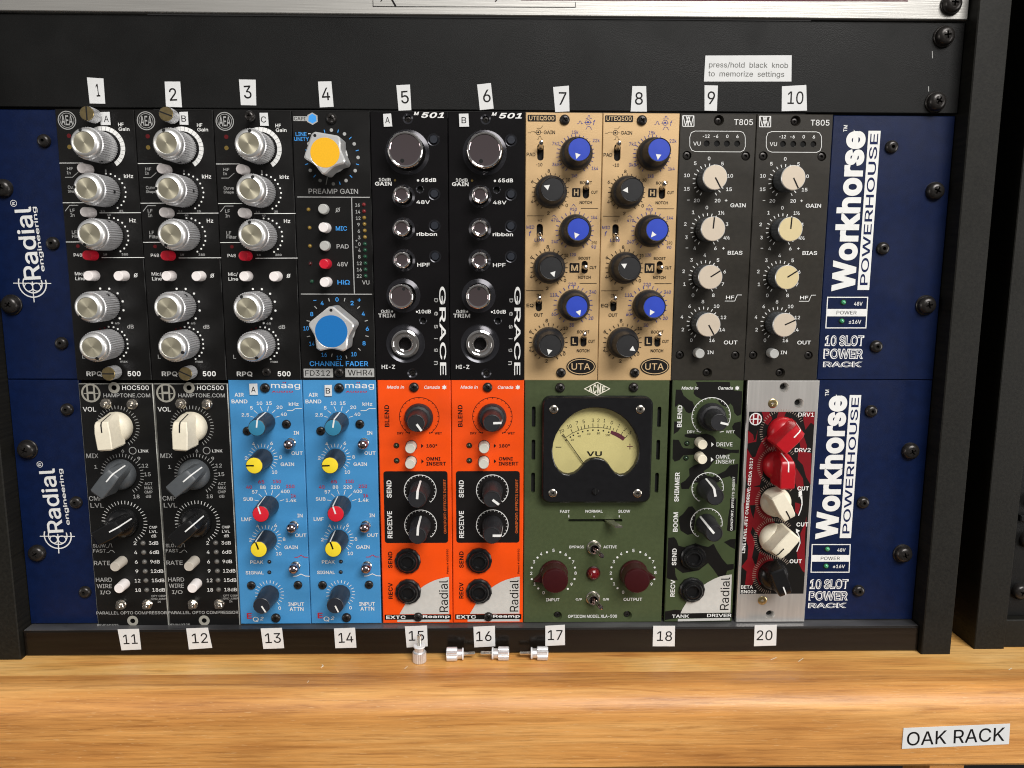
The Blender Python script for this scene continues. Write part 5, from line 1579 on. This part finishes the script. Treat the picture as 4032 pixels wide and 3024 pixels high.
def thumb_screw(par, x, y, rz, h=9.5):
    o = cached('thumb', 'thumbscrew', lambda m_: thumb_pat(m_, 3.35, h), par, (x, y, 0), rz)
    sub('thumbslot', 'slot', lambda m_: m_.box(-.33, -3.1, h + .0, .33, 3.1, h + .07, 'void'), o)

def mod_spun(i, label, angs):
    D = DATA['aea']; r = root('preamp_module', label, 'preamp module', 38.1 * i, -H, 'black microphone preamp modules with five silver knobs')
    face(r, 38.1, 'black_panel'); lettering(r, 'aea')
    for (x, y, k) in objs(D, 'k'): knob_spun(r, x, y, angs[k])
    for (x, y, c) in objs(D, 'b'): button(r, x, y, c)
    (tx, ty), = objs(D, 's_top'); (bx, by), = objs(D, 's_bot')
    if i < 2: thumb_screw(r, tx - .2 + .8 * (1 - i), ty, 0 if i == 0 else -70); thumb_screw(r, bx + .3, by + .3, 90 + 25 * i, )
    else: screw(r, tx, ty, 'long'); screw(r, bx, by, 'b2')
mod_spun(0, 'leftmost black preamp with five silver knobs, brass thumbscrew and letter A sticker', (-13, -85, 210, -140, 160))
mod_spun(1, 'second black preamp with five silver knobs, brass thumbscrew and letter B sticker', (-9, -90, -152, -138, 115))
mod_spun(2, 'black preamp with five silver knobs and black screws, letter C sticker', (8, 16, -7, -23, 151))

D = DATA['capi']; r = root('preamp_module', 'black preamp with star-shaped silver knobs capped yellow and blue', 'preamp module', 114.3, -H)
face(r, 38.1, 'black_panel'); lettering(r, 'capi')
for (x, y, k) in objs(D, 'k'):
    if k == 0: knob_star(r, x, y, -30, 10.0, 'amber', 6.9)
    else: knob_star(r, x, y, 1, 11.4, 'azure', 7.9)
for (x, y, c) in objs(D, 'b'): button(r, x, y, 'low' if c == 'grey' else c)
for (x, y, c) in objs(D, 'led'): led(r, x, y, c, .95)
for (x, y, c) in objs(D, 's'): screw(r, x, y, c)

def mod_chrome(i, label, a1, a2, ja):
    D = DATA['m501']; r = root('preamp_module', label, 'preamp module', 38.1 * i, -H, 'glossy black preamp modules with chrome knobs')
    def dish(x, y, R, r1, d=1.8, fl='gloss_black'): return (circ(x, y, R, 40), [(r1, -d), (r1 + .05, -2.3)], 'dish', fl)
    hs = []
    (bx, by, _), = objs(D, 'big'); (tx, ty, _), = objs(D, 'trim'); (jx, jy, _), = objs(D, 'jack')
    hs += [dish(bx, by, 10.9, 2.0, .8), dish(tx, ty, 8.6, 2.2, .8), dish(jx, jy, 9.9, 2.9, 1.25)]
    for (x, y, k) in objs(D, 'cb'): hs.append(dish(x, y, 5.6, 1.3, .7))
    for (x, y, k) in objs(D, 'tinyknob'): hs.append(dish(x, y, 3.0, .9, .35))
    for q in objs(D, 'sock'): hs.append(dish(q[0], q[1], 2.0, .5, .3, 'void'))
    for q in objs(D, 'hole'): hs.append(dish(q[0], q[1], 2.5, .8, .5, 'void'))
    face(r, 38.1, 'gloss_black', hs); lettering(r, 'm501')
    knob_chrome(r, bx, by, a1, 8.7, 9.5, 1.0, 'chbig'); knob_chrome(r, tx, ty, a2, 6.2, 10, .8, 'chtrim'); jack(r, jx, jy, 1, ja)
    for (x, y, k) in objs(D, 'cb'): knob_chrome(r, x, y, 0, 4.15, 9.0, 0, 'chb')
    for (x, y, k) in objs(D, 'tinyknob'): cached('tiny', 'side_stud', lambda m_: m_.lathe([(1.95, -2), (1.95, .6), (1.8, .8)], 24, 'navyplastic'), r, (x, y, 0))
    for q in objs(D, 'hole'): screw(r, q[0], q[1], 'deep')
mod_chrome(4, 'glossy black preamp with chrome knobs and letter A sticker', 197, 20, 0)
mod_chrome(5, 'glossy black preamp with chrome knobs and letter B sticker, beside the gold module', 198, 5, 60)

def mod_gold(i, label, angs):
    D = DATA['uteq']; r = root('equalizer_module', label, 'equalizer module', 38.1 * i, -H, 'gold equalizer modules with blue and black knobs')
    hs = []
    sl = objs(D, 'slot'); LN = [8.2, 6.7, 6.7, 6.4, 6.4, 6.2]
    for k, q in enumerate(sl):
        L_ = q[3] / q[2] * 3.2; hs.append((rrect(q[0] - 1.6, q[1] - L_ / 2, q[0] + 1.6, q[1] + L_ / 2, 1.55), [(0, -2.3)], 'gold', 'void'))
    face(r, 38.1, 'gold', hs); lettering(r, 'uteq')
    for (x, y, k) in objs(D, 'k'): knob_skirted(r, x, y, angs[k], k in (0, 2, 4))
    for q in sl: toggle_slot(r, q[0], q[1], q[4])
    for (x, y, c) in objs(D, 's'): screw(r, x, y, c)
mod_gold(6, 'left of the two gold equalizer panels with blue and black knobs', (198, -70, 200, 162, 160, 193))
mod_gold(7, 'right of the two gold equalizer panels, beside the charcoal module', (187, -95, 218, -65, 207, 125))

def mod_charcoal(i, label, angs, caps):
    D = DATA['t805']; r = root('preamp_module', label, 'preamp module', 38.1 * i, -H, 'charcoal preamp modules with four pale-capped knobs')
    hs = [sink(x, y, 2.6, 1.9, 1.6, 't805') for x, y, *_q in objs(D, 'hole')] + [sink(x, y, 2.25, 2.1, 1.0, 't805') for x, y in objs(D, 'hex')] + [(circ(q[0], q[1], 1.5, 16), [(0.05, -.8)], 't805', 'ledk') for q in objs(D, 'led')]
    face(r, 38.1, 't805', hs); lettering(r, 't805')
    for (x, y, k) in objs(D, 'k'): knob_flat(r, x, y, angs[k], caps[k])
    for (x, y, *_q) in objs(D, 'hole'): screw(r, x, y, 'deep')
    for (x, y) in objs(D, 'hex'): screw(r, x, y, 'hex')
    for (x, y, c) in objs(D, 'b'): button(r, x, y, 'grey')
mod_charcoal(8, 'charcoal module with four beige knobs, beside the gold equalizer', (150, 4, 57, 150), ('capcream',) * 4)
mod_charcoal(9, 'charcoal module with two yellower knob caps, beside the upper blue end panel', (152, 3, 57, 65), ('capcream', 'capyellow', 'capyellow', 'capcream'))

LZ = -265.9
def mod_opto(k0, label, a):
    D = DATA['hoc']; r = root('compressor_module', label, 'compressor module', .4 + 38.1 * k0, LZ - .8, 'black compressor modules with large pointer knobs')
    hs = [sink(q[0], q[1], 1.3, 1.2, 1, 'hoc') for q in objs(D, 'ringhole')]
    face(r, 38.0, 'hoc', hs, 1.6, 'edge', h=131.9, ch=.35, z=0); lettering(r, 'hoc')
    for q in objs(D, 'ringhole'): cached('ringpad', 'hole_ring', lambda m_: (m_.add([(a_, b_, .12) for a_, b_ in circ(0, 0, 2.9, 24)] + [(a_, b_, .13) for a_, b_ in circ(0, 0, 1.32, 24)], [(i, (i + 1) % 24, 24 + (i + 1) % 24, 24 + i) for i in range(24)], 'ink_hg')), r, (q[0], q[1], 0))
    for (x, y, k) in objs(D, 'k'): knob_chicken(r, x, y, a[k], ('cream', 'greyk', 'blackplastic')[k], ('ink_k', 'ink_w', 'ink_w')[k])
    for (x, y, c) in objs(D, 'b'): button(r, x, y, c)
    for (x, y, c) in objs(D, 'led'): led(r, x, y, 'h', 1.25)
    for (x, y) in objs(D, 'dome'): cached('nutdome', 'nut', lambda m_: (m_.lathe([(2.8, .1), (2.8, 1.0), (2.5, 1.4)], 24, 'steel'), m_.prism(circ(0, 0, 2.3, 6), 1.3, 3.0, 'steel', .3), m_.lathe([(1.3, 3), (1.3, 4.4), (1.0, 4.8)], 16, 'steel')), r, (x, y, 0), random.uniform(0, 50))
mod_opto(0, 'leftmost black compressor with cream, grey and black pointer knobs', (-4, 40, 62))
mod_opto(1, 'black compressor with cream, grey and black pointer knobs beside the blue module', (3, 50, 50))

def mod_sky(k0, label, a):
    D = DATA['maag']; r = root('equalizer_module', label, 'equalizer module', 76.6 + 37.9 * k0, LZ, 'sky blue equalizer modules with yellow and red capped knobs')
    face(r, 37.9, 'blue_panel', ch=.4); lettering(r, 'maag')
    caps = ('teal', 'yellow', 'redcap', 'yellow', None); inks = ('ink_w', 'ink_k', 'ink_w', 'ink_k', 'ink_w')
    for (x, y, k) in objs(D, 'k'): knob_tall(r, x, y, a[k], caps[k], inks[k])
    for (x, y, c) in objs(D, 's'): screw(r, x, y, c)
    for (x, y, c) in objs(D, 'led'): led(r, x, y, 'k', .8)
    for (x, y) in objs(D, 'tog'):
        o = cached('ballt', 'toggle_switch', lambda m_: m_.lathe([(2.6, .1), (2.6, 1.0), (2.2, 1.4)], 24, 'steel'), r, (x, y, 0)); 
        sub('ballt2', 'lever', lambda m_: m_.lathe([(1.2, 1.2), (1.3, 2.2), (2.3, 3.0), (2.75, 4.2), (2.65, 5.4), (2.1, 6.4), (1.2, 7.0), (.05, 7.2)], 28, 'darkchrome', cap=False), o)
mod_sky(0, 'sky blue equalizer with letter A sticker, beside the black compressor', (8, -90, -16, -18, 150))
mod_sky(1, 'sky blue equalizer with letter B sticker, beside the orange module', (10, -92, -17, -18, 156))

def mod_orange(k0, label, a):
    D = DATA['extc']; r = root('effects_module', label, 'effects module', 153.0 + 37.95 * k0, LZ, 'orange effects interface modules')
    face(r, 37.9, 'orange_panel', ch=.4); lettering(r, 'extc')
    for (x, y, k) in objs(D, 'k'): (knob_blend if k == 0 else knob_send)(r, x, y, a[k])
    for (x, y) in objs(D, 'jack'): jack(r, x, y, 0, random.uniform(0, 50))
    for (x, y, c) in objs(D, 'b'): button(r, x, y, c)
    for (x, y, c) in objs(D, 'led'): led(r, x, y, c, 1.15)
    for (x, y, c) in objs(D, 's'): screw(r, x, y, c)
mod_orange(0, 'orange effects module with black knobs beside the sky blue equalizer', (145, 5, 4))
mod_orange(1, 'orange effects module with black knobs beside the olive meter module', (88, 128, 90))

# olive module with the meter
D = DATA['acme']; r = root('compressor_module', 'wide olive green compressor with a yellow needle meter', 'compressor module', 228.9, LZ)
(hx0, hy0), = objs(D, 'hslot'); (hx1, hy1), = objs(D, 'hslot_end')
hs = [(rrect(x - 1.0, y - 5.5, x + 1.0, y + 5.5, .8, 3), [(0.0, -2.3)], 'olive', 'void') for x, y in objs(D, 'vent')]
hs += [(rrect(hx0, hy0 - .75, hx1, hy1 + .75, .7, 3), [(0, -2.3)], 'olive', 'void')] + [sink(x, y, 2.6, 1.8, 1.5, 'olive') for x, y in objs(D, 'cs')]
face(r, 75.4, 'olive', hs, ch=.35); lettering(r, 'acme')
for x, y in objs(D, 'cs'): screw(r, x, y, 'deep')
for (x, y, c) in objs(D, 's'): screw(r, x, y, c)
(ax, ay), (bx, by) = objs(D, 'bez'); (win,), = objs(D, 'win')
mb = MB(); outer = rrect(ax, by, bx, ay, 4.2, 6); mb.plate(outer, [(win, [(.25, 5.75), (.5, 5.0), (.55, 1.2)], 'meterblack', None)], .1, 6, 'meterblack', .9)
vu = mb.build('meter', r, angle=50)
mb = MB(); mb.add([(a, b, .95) for a, b in rrect(ax + 3, by + 3, bx - 3, ay - 3, 3)], [tuple(range(24))], 'dial'); mb.build('dial_face', vu)
mb = MB(); prints(mb, DATA['dial'], 1.0); mb.build('dial_scale', vu)
nd = [it for it in DATA['dial'] if it[0] == 'o'][0]; (nx, ny), (mx, my) = nd[2], nd[3]
mb = MB(); u = Vector((mx - nx, my - ny)).normalized(); pv = Vector((-u.y, u.x)); st0 = Vector((nx, ny)) - u * 4; en = Vector((mx, my))
mb.prism([tuple(st0 + pv * .22), tuple(st0 - pv * .22), tuple(en - pv * .16), tuple(en + pv * .16)], 1.9, 2.1, 'ink_k'); mb.build('needle', vu)
mb = MB(); mb.add([(a, b, 4.5) for a, b in inset(win, .5)], [tuple(t) for t in tessellate_polygon([[Vector((a, b, 0)) for a, b in inset(win, .5)]])], 'glass'); mb.build('window_glass', vu)
for x, y in objs(D, 'ms'): s_ = screw(vu, x, y, 'ms'); s_.location.z = 6 * MM
(zx, zy), = objs(D, 'zs'); o = MB().lathe([(1.75, 6), (1.75, 6.9), (1.5, 7.2)], 24, 'blackplastic').build('zero_adjuster', vu, (zx, zy, 0)); MB().box(-.2, -1.6, 7.2, .2, 1.6, 7.26, 'void').build('slot', r, (zx, zy, 0))
(sx, sy), = objs(D, 'slider')
mb = MB(); vs = [(-3.4, .6, -1), (2.0, .6, -1), (2.0, -.1, -1), (-3.4, -.1, -1), (-2.4, .7, 3), (1.8, .7, 3), (1.8, 0, 3), (-2.4, 0, 3), (1.2, .2, 9.5), (5.0, .2, 9.5), (4.9, -.7, 9.5), (1.1, -.7, 9.5)]
mb.add(vs, [(0, 1, 5, 4), (1, 2, 6, 5), (2, 3, 7, 6), (3, 0, 4, 7), (4, 5, 9, 8), (5, 6, 10, 9), (6, 7, 11, 10), (7, 4, 8, 11), (8, 9, 10, 11)], 'steel'); mb.build('slide_lever', r, (sx - 1.6, sy, 0))
for x, y in objs(D, 'bat'):
    o = cached('bush', 'toggle_switch', lambda m_: (m_.lathe([(3.8, .1), (3.8, .5), (3.4, .7)], 28, 'steel'), m_.lathe([(3.3, .6), (3.2, 2.6), (2.8, 3.4), (2.3, 3.4), (2.0, 2.6), (1.6, 1.2)], 28, 'steel', matcap='void')), r, (x, y, 0))
    angled_bat(o, 3.3, -1.2, 9.0, 1.15, 1.25, 'darkchrome')
(jx, jy), = objs(D, 'jewel'); o = MB().lathe([(3.7, .1), (3.7, .9), (3.4, 1.1)], 28, 'maroon').build('jewel_light', r, (jx, jy, 0)); MB().lathe([(3.3, 1.0), (3.15, 2.0), (2.5, 3.1), (1.5, 3.8), (.05, 4.1)], 10, 'jewel', cap=False).build('lens', o, angle=15)
for (x, y, k) in objs(D, 'k'): knob_wedge(r, x, y, (-106, 97)[k])

# camouflage module
D = DATA['tank']; r = root('effects_module', 'camouflage green effects module with black blotches and black knobs', 'effects module', 305.6, LZ)
face(r, 37.3, 'camo', [sink(x, y, 2.5, 1.8, 1.5, 'camo') for x, y in objs(D, 'cs')], ch=.4); lettering(r, 'tank')
for x, y in objs(D, 'cs'): screw(r, x, y, 'deep')
for (x, y, k) in objs(D, 'k'): (knob_blend if k == 0 else knob_send)(r, x, y, (103, -12, -40)[k])
for (x, y) in objs(D, 'jack'): jack(r, x, y, 0, random.uniform(0, 50))
for (x, y, c) in objs(D, 'b'): button(r, x, y, 'creamT')
for (x, y, c) in objs(D, 'led'): led(r, x, y, c, 1.1)
# red and black overdrive module
D = DATA['drv']; r = root('overdrive_module', 'silver module with red flame label and red, cream and black pointer knobs', 'overdrive module', 344.6, LZ)
face(r, 37.8, 'silver_panel', [sink(x, y, 2.6, 1.5, 1.4, 'silver_panel') for x, y in objs(D, 'cs2')], 3.2, ch=.4, z=.9); lettering(r, 'drv', .9)
for (x, y, c) in objs(D, 's'): s_ = screw(r, x, y, c); s_.location.z = .9 * MM
for (x, y, k) in objs(D, 'k'):
    n0 = len(S.objects); knob_chicken(r, x, y, (43, -1, 150, 220, 157)[k], ('redk', 'redk', 'cream', 'cream', 'blackplastic')[k], ('ink_w', 'ink_w', 'ink_k', 'ink_k', 'ink_w')[k]); 

# ------------------------------------------------------------------ chassis, panels and frame
def chassis(key, z0, y0, y1, label):
    D = DATA[key]; r = thing('rack_chassis', label, 'rack chassis', 0, z0, 1.5, 'dark blue rack chassis holding the modules')
    for xa, xb in ((-35.9, -.05), (381.6 + (1.2 if key == 'chL' else 0), 442.8)):
        MB().box(xa, y0, -3, xb, y1, 0, 'navy', .35).build('end_panel', r)
    MB().box(-35, y0 + .2, -80, 442, y1 - .2, -22, 'void').build('inner_housing', r)
    for yy in (y0 + 2, y1 - 6): MB().box(-.05, yy, -6, 381.5, yy + 4, -3.2, 'frame').build('mounting_rail', r)
    mb = MB(); prints(mb, D, .05); build_prints(mb, 'printed_lettering', r)
    for (x, y) in objs(D, 'rivet'): screw(r, x, y, 'rivet')
    for j, (x, y) in enumerate(objs(D, 'rs')): screw(r, x, y, 'rackw' if j % 2 else 'rack')
    for (x, y, c) in objs(D, 'led'): led(r, x, y, 'G2', 1.25)
chassis('chU', -133.35, .6, 133.3, 'upper dark blue rack chassis with white end lettering, below the blank panel')
chassis('chL', -266.7, .9, 133.6, 'lower dark blue rack chassis with white end lettering, above the base bar')

r = thing('blank_panel', 'plain black blanking panel above the upper module row', 'blanking panel', -35.9, .6)
MB().box(0, .2, -3, 478.8, 42.9, 0, 'blank', .35).build('panel', r)
for x, y in ((468.4, 36.2), (466.9, 5.6), (4, 34), (4.6, 7.5)): screw(r, x, y, 'rackw')
mb = MB()
for x0_, y0_, x1_, y1_ in ((463.5, 29.5, 463.9, 26.2), (463.1, 13.0, 463.3, 10.6), (6.8, 29, 7.4, 22)): stroke(mb, [(x0_, y0_), (x1_, y1_)], .35, 'ink_g', .06)
build_prints(mb, 'scratch', r)

r = thing('silver_rack_unit', 'brushed silver rack unit edge along the top of the photo', 'rack unit', -35.9, 44.2, -2)
MB().box(-.0, 0, -3, 478.5, 43, 0, 'silver_face', .3).build('faceplate', r)
mb = MB()
prints(mb, [('l', [(191.4, 6), (191.4, 3.37), (288.0, 3.83), (288.0, 6.1)], .35, 'k'), ('l', [(199.6, 8.0), (202.1, 3.6)], .9, 'k'), ('l', [(196.5, 7.4), (195.0, 5.6)], .45, 'k'), ('l', [(251.4, 8), (249.6, 6.0)], .5, 'k'), ('p', [(262, 6.75), (448.6, 7.95), (448.6, 8.55), (262, 7.35)], 'mr')])
build_prints(mb, 'printed_line', r); screw(r, 469.5, 6.8, 'rackw'); screw(r, 8.0 - 4, 6.8, 'rackw')

SH = -280.8
fr_ = thing('desktop_rack_frame', 'black rack frame with uprights and base bar around the modules', 'rack frame', -52, SH)
MB().box(0, 0, -200, 15.9, 420, 9.5, 'frame', .5).build('upright', fr_)
MB().box(495.2, 0, -200, 511.0, 420, 9.5, 'frame', .5).build('upright', fr_)
MB().box(16, 0.3, -6, 495.1, 14.4, 6, 'bar', .7).build('base_bar', fr_)
mb = MB(); mb.box(16.4, 14.45, -6, 494.6, 14.62, 5.2, 'lip'); mb.build('worn_lip', fr_)
r2 = thing('neighbouring_rack', 'second black rack at the right edge with two screws', 'rack', 475.3, SH)
MB().box(0, 0, -180, 16.6, 420, 4, 'frame', .4).build('upright', r2)
MB().box(16.7, 0, -20, 120, 16.0, 2, 'frame', .5).build('base_bar', r2)
MB().box(16.7, 16.2, -20, 120, 420, -3, 'blank').build('panel', r2)
for x, y, k in ((26.5, 30.5, 'rack'), (27.8, 60, 'rack'), (28.5, 82, 'rack')): s_ = screw(r2, x, y, k); s_.location.z = -3 * MM
MB().box(21, 71, -3, 60, 74.5, 0, 'blackplastic', .5).build('bracket', r2)

# oak shelf: top board, moulded nosing, leg
sh = thing('oak_shelf', 'oak shelf with a rounded front edge carrying the racks', 'shelf', -400, SH)
MB().box(0, -18, -400, 1400, 0, 25.2, 'veneer').build('top_board', sh)
prof = [(25.3, -.02), (33.0, -.1)]
for i in range(1, 13): t = PI / 2 * i / 12; prof.append((33.0 + 13.8 * math.sin(t), -12.6 + 12.5 * math.cos(t)))
prof += [(46.8, -22), (46.8, -38.4), (44.8, -40.6), (25.3, -40.6)]
mb = MB(); n = len(prof); NX = 2
mb.add([(xx, y, z) for xx in (0, 1400) for z, y in prof], [(i, (i + 1) % n, n + (i + 1) % n, n + i) for i in range(n)] + [tuple(range(n)), tuple(range(n, 2 * n))[::-1]], 'oak'); mb.build('nosing', sh, angle=30)
MB().box(833.5, -320, 18, 851, -40.7, 42, 'oak').build('leg', sh)
mb = MB()
for x0_, z0_, x1_, z1_ in ((567, 19, 568.2, 16.5), (760, 12, 764, 9.5), (774, 14, 778, 10.5), (520, 32, 520.3, 30), (880, 24, 883, 22)):
    dx, dz = x1_ - x0_, z1_ - z0_; L_ = math.hypot(dx, dz); a_, b_ = -dz / L_ * .18, dx / L_ * .18; z0_ += 2
    mb.add([(x0_ + a_, .06, z0_ + b_), (x0_ - a_, .06, z0_ - b_), (x1_ - a_, .06, z0_ + dz - b_), (x1_ + a_, .06, z0_ + dz + b_)], [(0, 1, 2, 3)], 'ink_c')
build_prints(mb, 'scratch', sh)
wl = thing('back_wall', None, None, -1000, -1000, 420); tag(wl, kind='structure'); 
MB().box(0, 0, -5, 2600, 2600, 0, 'wall').build('wall_surface', wl)
fl = MB().box(-1000, -1000, -1002, 1600, 420, -1000, 'wall').build('floor'); fl.location.z = ZO; tag(fl, kind='structure')

# ------------------------------------------------------------------ stickers
def sticker(label, Y, quad, texts, name='number_sticker', cat='sticker', group=None, st='n'):
    cx = sum(q[0] for q in quad) / 4; cz = min(q[1] for q in quad)
    r = thing(name, label, cat, cx, cz, Y, group); q = [(a - cx, b - cz) for a, b in quad]
    MB().prism(q, .02, .22, 'paper', .04).build('paper', r)
    mb = MB(); zz = .26
    for (s, X, Z, w_, h_, rot) in texts: put_text(mb, s, X - cx, Z - cz, w_, h_, 'ink_k' if name != 'instruction_sticker' else 'ink_dg', st, rot, zz)
    mb.build('printed_text', r); return r
where = {'1': 'above the leftmost preamp', '2': 'above the second preamp', '3': 'above the third preamp', '4': 'above the preamp with the yellow knob', '5': 'above the left glossy black preamp', '6': 'above the right glossy black preamp', '7': 'above the left gold equalizer', '8': 'above the right gold equalizer', '9': 'under the two-line sticker, left', '10': 'under the two-line sticker, right',
 '11': 'below the leftmost black compressor', '12': 'below the second black compressor', '13': 'below the left sky blue module', '14': 'below the right sky blue module', '15': 'behind the upright thumbscrew', '16': 'above the loose thumbscrews', '17': 'below the left edge of the olive module', '18': 'below the camouflage module', '20': 'below the silver module'}
for lab, Y_, q, tx in STICK:
    if lab == 'press': sticker('white two-line sticker reading press/hold black knob to memorize settings', -.05, q, tx, 'instruction_sticker')
    else: sticker('white sticker printed %s, %s' % (lab, where[lab]), (-.05 if Y_ == 0 else -6.05), q if Y_ == 0 else [((a - 214.84) * .9949 ** -1 + 214.84, (b + 73.38) * .9949 ** -1 - 73.38) for a, b in q], tx if Y_ == 0 else [(s, (a - 214.84) * .9949 ** -1 + 214.84, (b + 73.38) * .9949 ** -1 - 73.38, w_, h_, ro) for s, a, b, w_, h_, ro in tx], 'number_sticker', 'sticker', 'number stickers on the rack')
sl_ = ['on the leftmost black preamp', 'on the second black preamp', 'on the third black preamp', 'on the left glossy black preamp', 'on the right glossy black preamp', 'on the left sky blue equalizer', 'on the right sky blue equalizer']
for j, (k, q, X, Z) in enumerate(SMALL):
    sticker('small white sticker with letter %s %s' % (k, sl_[j]), -.5, q, [(k, X, Z, 2.3 if k != 'C' else 2.5, 2.9, 0)], 'letter_sticker', 'sticker', 'letter stickers on the modules')
q = OAKQ; sticker('white sticker reading OAK RACK on the oak front edge', -46.9, q, [('OAK RACK', OAKT[0], OAKT[1], OAKT[2], OAKT[3], 2.6)], 'name_sticker')

# ------------------------------------------------------------------ loose thumbscrews on the shelf
def loose(label, X, Y, mode):
    o = bpy.data.objects.new('loose_thumbscrew', None); S.collection.objects.link(o); tag(o, label, 'thumbscrew', 'loose thumbscrews on the shelf')
    R = 3.3
    a = cached('ls_head', 'knurled_head', lambda m_: (m_.lathe([(R * .94, 0), (R, .35)], 40, 'brass' if 0 else 'alu', cap=False), m_.lathe([(R, .35), (R, 5.6)], 44, 'alu', cap=False, knurl=.28), m_.lathe([(R, 5.6), (R * .92, 5.9), (R * .78, 6.0), (R * .78, 8.2), (1.0, 8.3)], 40, 'alu'), m_.lathe([(0.01, 0), (R * .94, 0)], 40, 'brass', cap=False)), o, (0, 0, 0))
    sub('ls_w', 'washer', lambda m_: m_.lathe([(1.0, 8.3), (R * .92, 8.3), (R * .95, 8.5), (R * .92, 9.1), (1.0, 9.15)], 36, 'washer'), o)
    sub('ls_s', 'threaded_shaft', lambda m_: m_.lathe([(1.05 + (.12 if i % 2 else 0), 9.0 + i * .3) for i in range(20)] + [(.7, 15.2)], 18, 'steel'), o)
    if mode == 0: o.location = (X * MM, Y * MM, SH * MM + ZO); o.rotation_euler = (0, 0, .3)
    else: o.location = (X * MM, Y * MM, (SH + R + .15) * MM + ZO); o.rotation_euler = (0, PI / 2 * mode, 0.03 * mode)
loose('silver thumbscrew standing upright with its thread pointing up', 174.0, -13.5, 0)
loose('silver thumbscrew lying with its thread pointing right', 188.0, -12.3, 1)
loose('middle lying silver thumbscrew, thread pointing left, below sticker 16', 221.2, -12.0, -1)
loose('rightmost lying silver thumbscrew, thread pointing left, below sticker 17', 241.8, -12.0, -1)

wv = thing('wood_shaving', 'tiny pale curled shaving lying on the oak shelf below sticker 14', 'wood shaving', 123.8, SH, -17.5)
mb = MB(); pts = [(-.5 + .9 * math.sin(t * .5), 1.6 - t * .55) for t in range(7)]; vs = []
for k, (a_, b_) in enumerate(pts): h_ = .28 * math.sin(PI * (k + .6) / 7.2) + .05; vs += [(a_ - h_, .05, -b_), (a_, .28, -b_), (a_ + h_, .05, -b_)]
mb.add(vs, [(3 * k + j, 3 * k + j + 1, 3 * k + j + 4, 3 * k + j + 3) for k in range(6) for j in (0, 1)], 'cream'); mb.build('sliver', wv)
